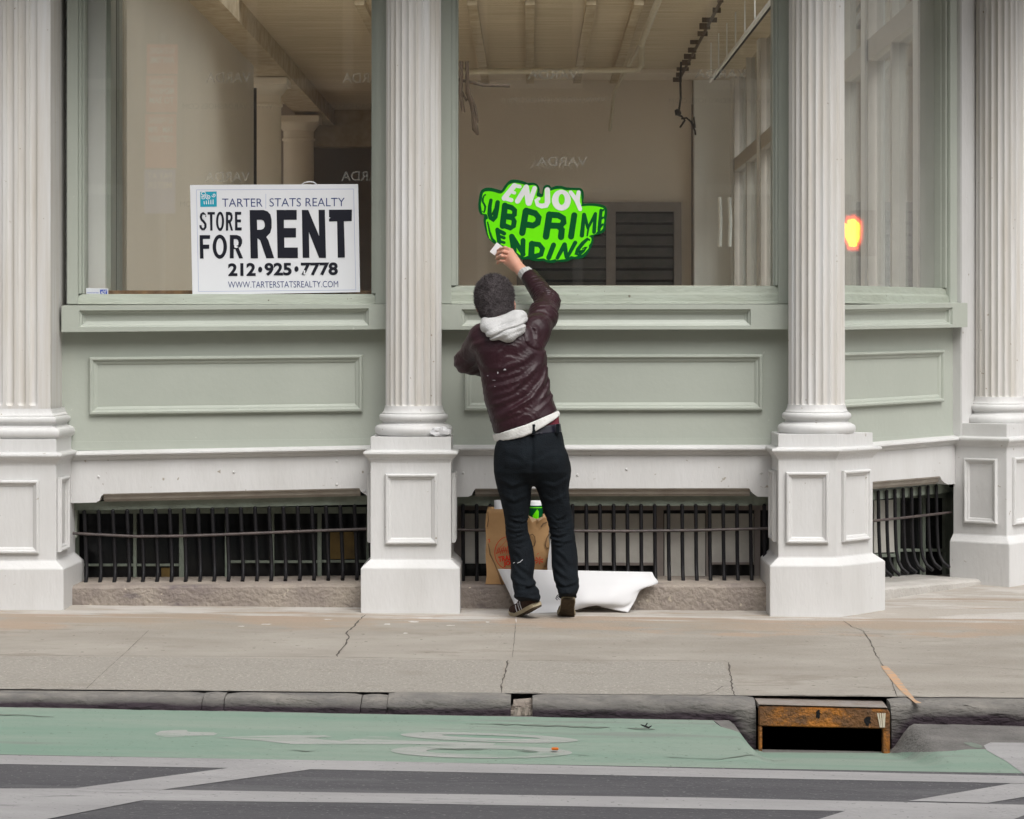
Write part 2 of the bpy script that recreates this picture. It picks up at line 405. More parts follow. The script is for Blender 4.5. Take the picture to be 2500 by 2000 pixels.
def fit(polys, quad, mirror=False):
    """place polys into quad (tl, tr, br, bl) in any 2-D coordinates"""
    vv, ff = polys
    a = np.array(vv); mn, mx = a.min(0), a.max(0)
    out = []
    tl, tr, br, bl = [np.array(q, float) for q in quad]
    for x, y in vv:
        s = (x - mn[0]) / (mx[0] - mn[0]); t = (y - mn[1]) / (mx[1] - mn[1])
        if mirror: s = 1 - s
        out.append((1 - t) * ((1 - s) * bl + s * br) + t * ((1 - s) * tl + s * tr))
    return out, ff
def rect(x0, y0, x1, y1):
    return [(x0, y0), (x1, y0), (x1, y1), (x0, y1)]
def stroke(pts, w, cap=True, n=7):
    """thick polyline as one loop with round caps; w may vary along it"""
    pts = [np.array(p, float) for p in pts]
    ww = list(w) if isinstance(w, (list, tuple)) else [w] * len(pts)
    L, Rr = [], []
    for i, p in enumerate(pts):
        t = pts[min(i + 1, len(pts) - 1)] - pts[max(i - 1, 0)]; t = t / (np.linalg.norm(t) + 1e-9)
        nn = np.array([-t[1], t[0]]); L.append(p + nn * ww[i] / 2); Rr.append(p - nn * ww[i] / 2)
    loop = list(L)
    if cap:
        t = pts[-1] - pts[-2]; a = math.atan2(t[1], t[0])
        loop += [pts[-1] + ww[-1] / 2 * np.array([math.cos(a + math.pi / 2 - math.pi * k / n), math.sin(a + math.pi / 2 - math.pi * k / n)]) for k in range(1, n)]
    loop += Rr[::-1]
    if cap:
        t = pts[0] - pts[1]; a = math.atan2(t[1], t[0])
        loop += [pts[0] + ww[0] / 2 * np.array([math.cos(a + math.pi / 2 - math.pi * k / n), math.sin(a + math.pi / 2 - math.pi * k / n)]) for k in range(1, n)]
    return [tuple(q) for q in loop]
def arc(cx, cy, rx, ry, a0, a1, n=14, rot=0.0):
    o = []
    for k in range(n + 1):
        a = R(a0 + (a1 - a0) * k / n); x, y = rx * math.cos(a), ry * math.sin(a)
        o.append((cx + x * math.cos(rot) - y * math.sin(rot), cy + x * math.sin(rot) + y * math.cos(rot)))
    return o
class Flat(MB):
    """flat marks, drawn in photo pixels of one zoom window and laid on a real plane"""
    def put(b, polys, to):
        vv, ff = polys
        return b.add([to(x, y) for x, y in vv], ff)
# ------------------------------------------------------------------ the storefront
store = thing('storefront_building', (-0.6, 0.0, 0.0), 'sage green and white cast iron corner storefront with fluted columns and big vacant shop windows', 'building')
ZTOP = 3.85

def vrow(F, uL, vL, uR, vR, d):
    return F.px(uL, vL, d), F.px(uR, vR, d)
def quad_px(F, u0, u1, vtl, vtr, vbl, vbr, d):
    return [F.px(u0, vbl, d), F.px(u1, vbr, d), F.px(u1, vtr, d), F.px(u0, vtl, d)]

def ledge(F, uL, uR, top, bot, inset):
    d = 0.10
    o4 = quad_px(F, uL, uR, top[0], top[1], bot[0], bot[1], d)
    i4 = quad_px(F, *inset, d)
    b = MB()
    b.ring4(F, o4, i4, d)
    b.panel(F, i4, [(0, d), (0.004, d - 0.012), (0.012, d - 0.016), (0.016, d - 0.03), (0.03, d - 0.036)], d - 0.036)
    bl, br, tr, tl = o4
    for (p, q), lift in (((bl, br), 0.0), ((tr, tl), 0.006)):
        b.quad(F.w(p[0], d, p[1]), F.w(q[0], d, q[1]), F.w(q[0], 0.0, q[1] + lift), F.w(p[0], 0.0, p[1] + lift))
    for p, q in ((bl, tl), (br, tr)):
        b.quad(F.w(p[0], d, p[1]), F.w(q[0], d, q[1]), F.w(q[0], 0.0, q[1]), F.w(p[0], 0.0, p[1]))
    return b.build('sill_ledge', M['sage'], store)

def apron(F, uL, uR, top, bot, pan, seam):
    b = MB()
    b.slab4(F, quad_px(F, uL, uR, top[0], top[1], bot[0], bot[1], 0.0), -0.10, 0.0)
    b.panel(F, quad_px(F, *pan, 0.02), [(0, 0.001), (0, 0.020), (0.005, 0.027), (0.013, 0.028), (0.019, 0.022), (0.021, 0.014), (0.030, 0.012), (0.038, 0.006), (0.041, 0.0015)], 0.0015)
    (a, c) = vrow(F, uL, seam[0], uR, seam[1], 0.0)
    b.mould(F, a, c, [(-0.02, 0), (0.006, 0.0), (0.006, -0.045), (-0.02, -0.045)])
    return b.build('apron_panel', M['sage'], store)

def cornice(F, uL, uR, top, h):
    a, c = vrow(F, uL, top[0], uR, top[1], 0.04)
    k = h / 0.056
    prof = [(-0.03, 0.006), (0.02, 0.0), (0.046, -0.006), (0.056, -0.013), (0.057, -0.022), (0.05, -0.030), (0.038, -0.033), (0.036, -0.040), (0.028, -0.043), (0.024, -0.050), (0.012, -0.056), (-0.03, -0.056)]
    return MB().mould(F, a, c, [(d, z * k) for d, z in prof]).build('cornice_moulding', M['white'], store, 35)

def lintel(F, top, low, mould_l, mould_r, trim, rivets=()):
    """white plate above the basement opening, its lower edge cut as in px polygon low (left to right)"""
    d = 0.012
    pts = [F.px(u, v, d) for u, v in low]
    tl, tr = F.px(low[0][0], top[0], d), F.px(low[-1][0], top[1], d)
    loop = [tl] + pts + [tr]
    b = MB().prism([F.w(s, -0.07, z) for s, z in loop], [F.w(s, d, z) for s, z in loop])
    for u, v in rivets:
        s, z = F.px(u, v, d)
        c = F.w(s, d, z); rings = []
        for r, e in ((0.0075, 0), (0.0065, 0.003), (0.004, 0.005), (0.001, 0.0056)):
            rings.append([F.w(s + r * math.cos(k * math.pi / 4), d + e, z + r * math.sin(k * math.pi / 4)) for k in range(8)])
        b.loft(rings)
    lt = b.build('lintel_plate', M['white'], store)
    a, c = F.px(*mould_l, 0.0), F.px(*mould_r, 0.0)
    MB().mould(F, a, c, [(0.010, -0.001), (0.008, -0.008), (-0.004, -0.012), (-0.012, -0.022), (-0.014, -0.032), (-0.03, -0.040), (-0.034, -0.046), (-0.066, -0.046), (-0.066, -0.001)]).build('moulding', M['brownish'], lt, 35)
    q = quad_px(F, *trim, -0.06)
    MB().slab4(F, q, -0.30, -0.0715).build('head_trim', M['teal_trim'], lt)
    return lt

def stone(F, uL, uR, vt, vb, d0=-0.42, d1=0.22, m='sill_stone'):
    a0, a1 = F.px(uL, vt[0], d1), F.px(uR, vt[1], d1)
    b0, b1 = F.px(uL, vb[0], d1), F.px(uR, vb[1], d1)
    rs = random.Random(int(uL)); rings = []
    n = 44
    jit = [[rs.uniform(-1, 1) for _ in range(8)] for _ in range(n + 1)]
    for i in range(n + 1):
        t = i / n; s = a0[0] + (a1[0] - a0[0]) * t
        zt = a0[1] + (a1[1] - a0[1]) * t; zb = b0[1] + (b1[1] - b0[1]) * t - 0.05
        j = jit[i]
        rings.append([F.w(s, d0, zb), F.w(s, d0, zt + 0.002), F.w(s, d1 - 0.03, zt + 0.002 + 0.0012 * j[0]), F.w(s, d1 - 0.012, zt - 0.003 + 0.002 * j[1]),
                      F.w(s, d1 - 0.002, zt - 0.013 + 0.003 * j[2]), F.w(s, d1 + 0.003 * j[3], zt - 0.045), F.w(s, d1 + 0.003 * j[4], zb + 0.08), F.w(s, d1, zb)])
    return MB().loft(rings).build('stone_sill', M[m], store, 30)

def grille(F, tops, vtop, foot_shift_u, zfoot_v, rail_px, lean=0.0):
    """vertical bars that swing out to the street at the foot, with one flat rail across the front"""
    pts = []
    for u, v in rail_px:
        s, z = F.px(u, v, -0.035); pts.append(F.w(s, -0.035, z))
    rail = MB().tube(pts, 0.0075, 8).build('window_grille', M['rail_iron'], store, 40)
    proto = None
    for i, (u, v) in enumerate(tops):
        s, z = F.px(u, v, -0.055)
        zf = F.px(u, zfoot_v, -0.02)[1] - 0.004
        if proto is None:
            L = z - zf; ls = lean
            b = MB()
            path = [(0, -0.055, z), (ls * 0.45, -0.052, zf + L * 0.55), (ls * 0.72, -0.046, zf + L * 0.28), (ls * 0.85, -0.034, zf + L * 0.15), (ls * 0.95, -0.010, zf + L * 0.06), (ls, 0.03, zf)]
            b.tube([F.w(s + a, d, h) for a, d, h in path], 0.0102, 10)
            c = F.w(s, -0.055, z)
            b.lathe((c.x, c.y), [(0.0102, z), (0.011, z + 0.003), (0.009, z + 0.010), (0.004, z + 0.014), (0.0005, z + 0.015)], 10)
            proto = b.build('bar', M['iron'], rail, 50); p0 = (s, z); o = proto
        else:
            o = proto.copy(); link(o); o.parent = rail
            dv = F.w(s, 0, z) - F.w(p0[0], 0, p0[1])
            o.location = proto.location + Vector((dv.x, dv.y, dv.z * 0.75))
    return rail

# ---------------- bay with the for-rent board
ledge(FA, 150, 950, (747, 744), (811, 804), (193, 900, 758, 753, 799, 795))
apron(FA, 148, 952, (806, 800), (1106, 1092), (218, 885, 872, 866, 1013, 1005), (1079, 1071))
cornice(FA, 150, 930, (1103, 1088), 0.048)
lintel(FA, (1118, 1106), [(150, 1229), (234, 1227), (243, 1222), (246, 1213), (253, 1206), (877, 1192), (881, 1200), (889, 1206), (902, 1214), (918, 1214)],
       (252, 1204.5), (879, 1190.5), (175, 905, 1226, 1210, 1247, 1232), [(571, 1153), (822, 1126), (822, 1183), (890, 1200), (241, 1164)])
stone(FA, 156, 890, (1432, 1427), (1487, 1481))
bars1 = [(206 + 34.7 * i, 1252 - 0.95 * i) for i in range(21)]
grille(FA, bars1, None, 0, 1424, [(160, 1301), (230, 1305), (334, 1310), (440, 1309), (556, 1305), (720, 1298), (910, 1291)], lean=0.018)
# ---------------- middle bay
ledge(FA, 1072, 1936, (744.5, 744.5), (805, 804), (1127, 1833, 755, 755, 796, 795))
apron(FA, 1068, 1936, (801, 800), (1092, 1091), (1133, 1862, 866, 865, 1003, 1002), (1070, 1070))
cornice(FA, 1085, 1915, (1087.5, 1087.5), 0.052)
lintel(FA, (1107, 1106), [(1090, 1214), (1143, 1213), (1152, 1209), (1155, 1201), (1161, 1193), (1829, 1192), (1834, 1201), (1841, 1207), (1850, 1213), (1905, 1213)],
       (1160, 1191.5), (1831, 1190.5), (1108, 1890, 1210, 1209, 1235, 1235), [(1131, 1155), (1530, 1146), (1858, 1155), (1410, 1160)])
stone(FA, 1105, 1882, (1428.5, 1427.5), (1482, 1484))
bars2 = [(1130 + 33.45 * i, 1237) for i in range(23)]
grille(FA, bars2, None, 0, 1423, [(1112, 1294), (1300, 1296), (1530, 1297), (1700, 1295), (1888, 1290)], lean=0.003)
# ---------------- angled corner bay
ledge(FB, 2012, 2362, (748, 740), (806, 799), (2030, 2326, 756, 751, 798, 793))
apron(FB, 2005, 2350, (802, 796), (1098, 1068), (2022, 2305, 862, 854, 998, 981), (1076, 1056))
cornice(FB, 2060, 2340, (1087, 1064), 0.052)
lintel(FB, (1104, 1085), [(2060, 1210), (2105, 1204), (2112, 1192), (2120, 1177), (2295, 1163), (2299, 1172), (2305, 1178), (2314, 1183), (2332, 1182)],
       (2119, 1176), (2297, 1162), (2090, 2322, 1205, 1180, 1226, 1203))
stone(FB, 2090, 2405, (1441, 1414), (1494, 1448), d1=0.20, m='sill_grey')
bars3 = [(2104 + 20.2 * i, 1208 - 2.25 * i) for i in range(10)]
grille(FB, bars3, None, 0, 1412, [(2092, 1276), (2200, 1265), (2323, 1251)], lean=0.0)

# ---------------- basement windows
def members(F, d, rows, thick=0.03):
    b = MB()
    for u0, v0, u1, v1 in rows:
        b.slab4(F, [F.px(u0, v1, d), F.px(u1, v1, d), F.px(u1, v0, d), F.px(u0, v0, d)], d - thick, d)
    return b
d = -0.26
fr = members(FA, d, [(166, 1225, 192, 1440), (192, 1238, 905, 1254), (325, 1254, 333, 1440), (437, 1254, 449, 1440), (549, 1254, 556, 1440),
                     (663, 1254, 669, 1440), (775, 1254, 785, 1440), (894, 1254, 906, 1440), (192, 1377, 325, 1383), (333, 1377, 437, 1383), (556, 1369, 663, 1375), (669, 1369, 775, 1375), (785, 1368, 894, 1374)]
             ).build('basement_window', M['teal_trim'], store, None, 0.002)
MB().slab4(FA, quad_px(FA, 150, 915, 1210, 1210, 1445, 1445, d - 0.02), d - 0.03, d - 0.022).build('pane', M['dark_glass'], fr)
MB().slab4(FA, quad_px(FA, 806, 872, 1300, 1298, 1365, 1364, d - 0.014), d - 0.02, d - 0.012).build('stored_box', M['amber'], fr)
MB().slab4(FA, quad_px(FA, 394, 415, 1386, 1386, 1425, 1425, d - 0.014), d - 0.02, d - 0.012).build('stored_box', M['amber'], fr)
MB().slab4(FA, [FA.px(166, 1312, -0.12), FA.px(188, 1312, -0.12), FA.px(188, 1236, -0.12), FA.px(166, 1236, -0.12)], -0.14, -0.10).build('wall_plate', M['sage_rough'], fr)
fr = members(FA, d, [(1105, 1225, 1128, 1440), (1128, 1232, 1890, 1246), (1262, 1246, 1272, 1440), (1384, 1246, 1396, 1440), (1495, 1246, 1500, 1440), (1600, 1246, 1620, 1440),
                     (1724, 1246, 1733, 1440), (1842, 1246, 1856, 1440), (1396, 1374, 1600, 1381), (1733, 1373, 1842, 1379), (1272, 1376, 1384, 1382)]
             ).build('basement_window', M['mauve_wood'], store, None, 0.002)
MB().slab4(FA, quad_px(FA, 1100, 1895, 1205, 1205, 1445, 1445, d - 0.02), d - 0.03, d - 0.022).build('pane', M['dark_glass'], fr)
for u0, u1, v1 in ((1400, 1493, 1376), (1502, 1597, 1375), (1622, 1722, 1440), (1735, 1840, 1374), (1276, 1380, 1378), (1132, 1190, 1376)):
    MB().slab4(FA, quad_px(FA, u0, u1, 1254, 1254, v1, v1, d - 0.014), d - 0.02, d - 0.013).build('board', M['board'], fr, None, 0.002)
d = -0.22
fr = members(FB, d, [(2080, 1190, 2124, 1440), (2080, 1200, 2330, 1216), (2190, 1210, 2198, 1440), (2254, 1205, 2260, 1440), (2308, 1190, 2330, 1440), (2120, 1352, 2190, 1360), (2198, 1340, 2308, 1347)]
             ).build('basement_window', M['teal_trim'], store)
MB().slab4(FB, quad_px(FB, 2070, 2335, 1185, 1175, 1450, 1430, d - 0.02), d - 0.03, d - 0.022).build('pane', M['dark_glass'], fr)
MB().slab4(FB, quad_px(FB, 2134, 2188, 1222, 1220, 1350, 1348, d - 0.014), d - 0.02, d - 0.013).build('board', M['board'], fr)

# ---------------- columns and pedestals
ZP = lambda v, off: CAM_Z - (v - V0) / FPX * (13.6 - off)
PED = [(0.046, 1540), (0.046, 1388), (0.0, 1366), (0.0, 1129), (0.005, 1127), (0.006, 1123), (0.013, 1122), (0.015, 1118), (0.022, 1116), (0.027, 1112.5),
       (0.034, 1110), (0.036, 1106), (0.033, 1103), (0.0, 1098.5), (0.0, 1067)]
def offset_path(path, d):
    out = []
    for i, p in enumerate(path):
        p = Vector(p); ns = []
        for a, c in ((i - 1, i), (i, i + 1)):
            if 0 <= a and c < len(path):
                t = (Vector(path[c]) - Vector(path[a])).normalized(); ns.append(Vector((t.y, -t.x)))
        if len(ns) == 1: out.append(p + ns[0] * d)
        else:
            m_ = (ns[0] + ns[1]).normalized(); out.append(p + m_ * (d / max(0.3, m_.dot(ns[0]))))
    return out
def pedestal(path, parent, vshift=0.0, scale_z=None, prof=PED):
    rings = []
    for off, v in prof:
        z = (scale_z or ZP)(v + vshift, off)
        rings.append([(q.x, q.y, z) for q in offset_path(path, off)])
    b = MB().loft(rings, False, False)
    b.f.append(tuple(range((len(prof) - 1) * len(path), len(prof) * len(path))))
    return b.build('pedestal', M['white'], parent, None, 0.0025)
PANEL = [(0, 0.001), (0, 0.016), (0.006, 0.022), (0.013, 0.021), (0.017, 0.012), (0.025, 0.009), (0.032, 0.0015)]
def face_panel(p0, p1, s0, s1, z0, z1, parent):
    """raised rectangular moulding on the pedestal face running from p0 to p1 (plan), between z0 and z1"""
    p0, p1 = Vector(p0), Vector(p1); t = (p1 - p0).normalized()
    F = Frame(p0, t, Vector((t.y, -t.x)))
    return MB().panel(F, [(s0, z0), (s1, z0), (s1, z1), (s0, z1)], PANEL, 0.0015).build('panel', M['white'], parent)

def fluted(c, r, vbot, name='column', zt=ZTOP, nfl=24, rot=0.0):
    """engaged fluted shaft with round-ended flutes"""
    Zc = c[1] - CAM_Y
    z0 = CAM_Z - (vbot - V0) / FPX * (Zc - r)
    zs = [z0 - 0.012, z0 - 0.004, z0, z0 + 0.003, z0 + 0.007, z0 + 0.012, z0 + 0.018, z0 + 0.03, 2.2, zt]
    per = 9; hw = math.pi / nfl * r * 0.80
    rings = []
    for z in zs:
        ring = []
        rr = r * (1 - 0.012 * max(0, z - z0)) + (0.004 * max(0, (z0 + 0.004 - z) / 0.016))
        for k in range(nfl * per):
            a = 2 * math.pi * k / (nfl * per) + rot
            q = ((k % per) / per * 2 - 1) / 0.80
            e = max(0.0, (hw - (z - z0)) / hw) if z >= z0 else 2.0
            h = 1 - q * q - e * e
            dep = 0.0105 * math.sqrt(h) if h > 0 else 0.0
            ring.append((c[0] + (rr - dep) * math.cos(a), c[1] + (rr - dep) * math.sin(a), z))
        rings.append(ring)
    return MB().loft(rings).build(name, M['column_white'], store, 28)
BASE = [(0.1475, 992), (0.149, 997), (0.153, 1003), (0.1585, 1008), (0.162, 1009), (0.162, 1012), (0.168, 1012.5), (0.1745, 1015), (0.1775, 1020), (0.1755, 1025), (0.169, 1028.5),
        (0.163, 1029.5), (0.160, 1032), (0.161, 1035), (0.166, 1036.5), (0.177, 1037.5), (0.179, 1039.5), (0.188, 1041), (0.197, 1045), (0.200, 1051), (0.198, 1058), (0.190, 1063.5), (0.182, 1065.5), (0.182, 1070)]
def col_base(c, parent, vshift=0.0):
    Zc = c[1] - CAM_Y
    prof = [(r, CAM_Z - (v + vshift - V0) / FPX * (Zc - r)) for r, v in BASE][::-1]
    return MB().lathe(c, prof, 64).build('base', M['white'], parent, 40)

# middle column
c1 = ((1010 - U0) / FPX * 13.805, -0.195)
col = fluted(c1, 0.144, 994, rot=math.pi / 24)
xl, xr = P(904.5, 0, -0.4)[0], P(1101, 0, -0.4)[0]
path = [(xl, 0.12), (xl, -0.40), (xr, -0.40), (xr, 0.12)]
pedestal(path, col); col_base(c1, col)
w = xr - xl
face_panel(path[1], path[2], w * 0.185, w * 0.83, ZP(1329, 0.02), ZP(1157, 0.02), col)
face_panel(path[2], path[3], 0.09, 0.33, ZP(1329, 0.02), ZP(1157, 0.02), col)
face_panel(path[0], path[1], 0.19, 0.43, ZP(1329, 0.02), ZP(1157, 0.02), col)
# corner column on an angled pedestal
c2 = ((1993.5 - U0) / FPX * 13.805, -0.195)
col = fluted(c2, 0.145, 992, rot=math.pi / 24)
x0 = P(1900, 0, -0.4)[0]; x1 = P(2041, 0, -0.4)[0]
t, no = FB.t, FB.n
pA, pB = Vector((x0, -0.40)), Vector((x1, -0.40)); pC = pB + t * 0.346; pD = pC - no * 0.42
path = [(x0, 0.12), tuple(pA), tuple(pB), tuple(pC), tuple(pD)]
pedestal(path, col, vshift=-0.5, scale_z=lambda v, off: CAM_Z - (v + (8 if v > 1450 else -5 if v > 1350 else -6) * 1.0 - V0) / FPX * (13.6 - off)); col_base(c2, col, -3)
w = x1 - x0
face_panel(pA, pB, w * 0.13, w * 0.87, ZP(1327, 0.02), ZP(1153, 0.02), col)
face_panel(pB, pC, 0.05, 0.30, ZP(1326, 0.02), ZP(1151, 0.02), col)
face_panel((x0, 0.12), pA, 0.19, 0.43, ZP(1327, 0.02), ZP(1153, 0.02), col)
# far corner column
s3, _ = FB.px(2328, 1200, 0.0)
sc = FB.px(2436, 1000, 0.135)[0]
c3 = FB.w(sc, 0.135, 0)
ZQ = lambda v, off: CAM_Z - (v - V0) / FPX * (FB.w(s3, 0.34 + off, 0).y - CAM_Y)
PED3 = [(0.04, 1530), (0.04, 1328), (0.0, 1309), (0.0, 1094), (0.006, 1091), (0.013, 1088), (0.02, 1083), (0.034, 1078), (0.036, 1074), (0.033, 1071), (0.0, 1067), (0.0, 1036)]
Zc3 = c3.y - CAM_Y
BASE_V = BASE
col = fluted((c3.x, c3.y), 0.145, 972, rot=0.1)
prof = [(r, CAM_Z - ((v - 992) * 0.93 + 969 - V0) / FPX * (Zc3 - r * 0.6)) for r, v in BASE][::-1]
MB().lathe((c3.x, c3.y), prof, 64).build('base', M['white'], col, 40)
wide = 0.42
path = [tuple(Vector((FB.w(s3, 0.0, 0).x, FB.w(s3, 0.0, 0).y))), tuple(Vector((FB.w(s3, 0.34, 0).x, FB.w(s3, 0.34, 0).y))),
        tuple(Vector((FB.w(s3 + wide, 0.34, 0).x, FB.w(s3 + wide, 0.34, 0).y))), tuple(Vector((FB.w(s3 + wide, -0.12, 0).x, FB.w(s3 + wide, -0.12, 0).y)))]
pedestal(path, col, scale_z=ZQ, prof=PED3)
face_panel(path[0], path[1], 0.075, 0.285, ZQ(1283, 0.1), ZQ(1122, 0.1), col)
face_panel(path[1], path[2], 0.06, 0.36, ZQ(1283, 0), ZQ(1118, 0), col)
# flat fluted pilaster at the left
xe = P(123, 0, -0.34)[0]; xw = -3.35
b = MB()
zt = ZTOP; zb = CAM_Z - (1001 - V0) / FPX * 13.66
fl = []
x = xe - 0.058; pitch = 0.0585
b.fbox(FA, xe - 0.058, xe, -0.1, 0.34, zb, zt)
b.fbox(FA, xw, xe - 0.058, -0.1, 0.318, zb, zt)
k = 0
while x - pitch > xw:                      # raised fillets with hollow flutes between, flutes ending in a round
    cx, hw = x - pitch / 2 , pitch * 0.36
    n = 8; rows = []
    zz = [zb, zb + 0.02, zb + 0.026, zb + 0.034, zb + 0.042, zt]
    rings = []
    for z in zz:
        ring = [FA.w(x - pitch, 0.34, z)]
        for j in range(n + 1):
            q = -1 + 2 * j / n; e = max(0.0, (zb + 0.042 - z) / 0.022); h = 1 - q * q - e * e
            ring.append(FA.w(cx + q * hw, 0.34 - (0.015 * math.sqrt(h) if h > 0 else 0), z))
        ring.append(FA.w(x, 0.34, z)); rings.append(ring)
    b.loft(rings, False, False)
    x -= pitch
pil = b.build('pilaster', M['column_white'], store, 30)
xb = P(137, 0, -0.40)[0]
path = [(xw, -0.40), (xb, -0.40), (xb + 0.012, 0.1)]
pedestal(path, pil, scale_z=lambda v, off: CAM_Z - (v + (6 if 1060 < v < 1140 else 2 if v < 1400 else -4) - V0) / FPX * (13.6 - off))
path2 = [(xw, -0.34), (xe, -0.34), (xe + 0.012, 0.1)]
rings = []
for r, v in BASE[::-1]:
    off = r - 0.143
    rings.append([(q.x, q.y, CAM_Z - (v + 6 - V0) / FPX * (13.66 - off)) for q in offset_path(path2, off * 1.02)])
MB().loft(rings, False, False).build('base', M['white'], pil, 40)
face_panel((xw, -0.40), (xb, -0.40), 0.25, (xb - xw) - 0.085, ZP(1352, 0.02), ZP(1173, 0.02), pil)
face_panel((xb, -0.40), (xb + 0.012, 0.1), 0.03, 0.26, ZP(1350, 0.02), ZP(1168, 0.02), pil)

# ---------------- shop windows
def window(F, jl, jr, vb, vr, dg=-0.05, gm='glass'):
    """jl/jr: (outer u, inner u) of the jambs; vb: glass bottom px; vr: rail bottom px"""
    b = MB()
    o0, i0 = F.px(jl[0], 0, 0.03)[0], F.px(jl[1], 0, -0.01)[0]
    o1, i1 = F.px(jr[1], 0, 0.03)[0], F.px(jr[0], 0, -0.01)[0]
    zb = F.px(jl[1], vb, 0.0)[1]; zr = F.px(jl[1], vr, 0.03)[1]
    lipL = (i0 - o0) * 0.30; lipR = (o1 - i1) * 0.25
    b.fbox(F, o0, i0 - lipL, -0.16, 0.030, zr, ZTOP)
    b.fbox(F, i0 - lipL, i0 - 0.010, -0.155, 0.012, zb, ZTOP)
    b.fbox(F, i0 - 0.010, i0, -0.15, -0.012, zb, ZTOP)
    b.fbox(F, i1 + lipR, o1, -0.16, 0.030, zr, ZTOP)
    b.fbox(F, i1 + 0.010, i1 + lipR, -0.155, 0.012, zb, ZTOP)
    b.fbox(F, i1, i1 + 0.010, -0.15, -0.012, zb, ZTOP)
    b.fbox(F, o0, o1, -0.16, -0.153, zr + 0.002, zr + 0.03)
    fr = b.build('window', M['sage'], store, None, 0.003)
    zz = zb - zr
    MB().mould(F, (i0 - lipL, zr), (i1 + lipR, zr), [(-0.15, zz), (-0.012, zz), (0.0, zz - 0.004), (0.006, zz * 0.62), (0.020, zz * 0.5), (0.024, 0.012), (0.034, 0.008), (0.036, 0.0), (-0.15, 0.0)]).build('bottom_rail', M['sage_rough'], fr, 30, 0.0)
    MB().fbox(F, i0 - 0.006, i1 + 0.006, dg - 0.006, dg, zb - 0.01, ZTOP - 0.01).build('pane', M[gm], fr)
    return fr
win1 = window(FA, (163, 205), (907, 948), 718, 743)
win2 = window(FA, (1066, 1118), (1887, 1936), 698, 742)
win3 = window(FB, (2012, 2040), (2298, 2338), 696, 740, gm='glass_hazy')
# white jamb between the corner window and the far column
q0, q1 = FB.px(2345, 0, 0.05)[0], FB.px(2392, 0, 0.02)[0]
MB().fbox(FB, q0, q1 + 0.3, -0.15, 0.055, CAM_Z - (1070 - V0) / FPX * 15.2, ZTOP).build('jamb', M['white'], store, None, 0.004)

def lettering(win, F, txt, box, m, d=-0.0565, bold=0.0, mirror=True):
    b = Flat(); u0, v0, u1, v1 = box
    def to(x, y):
        s, z = F.px(x, y, d); return F.w(s, d, z)
    b.put(fit(text_polys(txt, bold), [(u0, v0), (u1, v0), (u1, v1), (u0, v1)], mirror), to)
    return b.build('lettering', M[m], win)
for box in ((503, 177, 612, 202), (836, 178, 946, 203), (501, 420, 610, 444), (833, 418, 943, 442)):
    lettering(win1, FA, 'VARDA', box, 'film', bold=0.01)
for box in ((446, 253, 666, 266), (782, 253, 1002, 266), (440, 492, 660, 505), (880, 495, 1100, 508)):
    lettering(win1, FA, 'WWW.VARDASHOES.COM', box, 'film_faint')
for k, box in enumerate(((1288, 172, 1412, 193), (1302, 168, 1427, 189), (1696, 170, 1824, 191), (1294, 390, 1420, 412), (1310, 383, 1434, 405))):  # offset pairs: the second copy paints the letters' doubled reflection
    lettering(win2, FA, 'VARDA', box, 'film' if k % 2 == 0 else 'film_faint', d=-0.0565 - 0.0007 * k, bold=0.01)
for k, box in enumerate(((1229, 240, 1476, 252), (1245, 237, 1490, 249), (1633, 240, 1880, 252), (1432, 459, 1492, 469))):  # first two overlap: the copy paints a reflected double
    lettering(win2, FA, 'WWW.VARDASHOES.COM' if k < 3 else 'WWW.', box, 'film_faint', d=-0.0565 - 0.0007 * k)

# ---------------- upper front, roof and closing walls (out of the frame; the overhang is deepened for its shade)
MB().box(-9, 1.4, -0.02, 0.35, ZTOP - 0.02, 5.6).fbox(FB, 0.0, 2.6, -0.3, 0.02, ZTOP - 0.02, 5.6).build('upper_wall', M['white'], store)
MB().prism([(-9, 0, ZTOP), (1.4, 0, ZTOP), (2.98, 1.92, ZTOP), (3.86, 1.2, ZTOP), (1.95, -1.15, ZTOP), (-9, -1.15, ZTOP)], [(-9, 0, ZTOP + .3), (1.4, 0, ZTOP + .3), (2.98, 1.92, ZTOP + .3), (3.86, 1.2, ZTOP + .3), (1.95, -1.15, ZTOP + .3), (-9, -1.15, ZTOP + .3)]).build('shading_entablature', M['white'], store)  # unseen overhang, lowered and deepened to darken the column tops
MB().box(-9.0, -3.36, -0.06, 0.3, -0.3, ZTOP).build('side_wall', M['white'], store)
MB().box(-9.3, -9.0, -0.1, 32, -0.3, 5.6).build('party_wall', M['plaster_dark'], store)

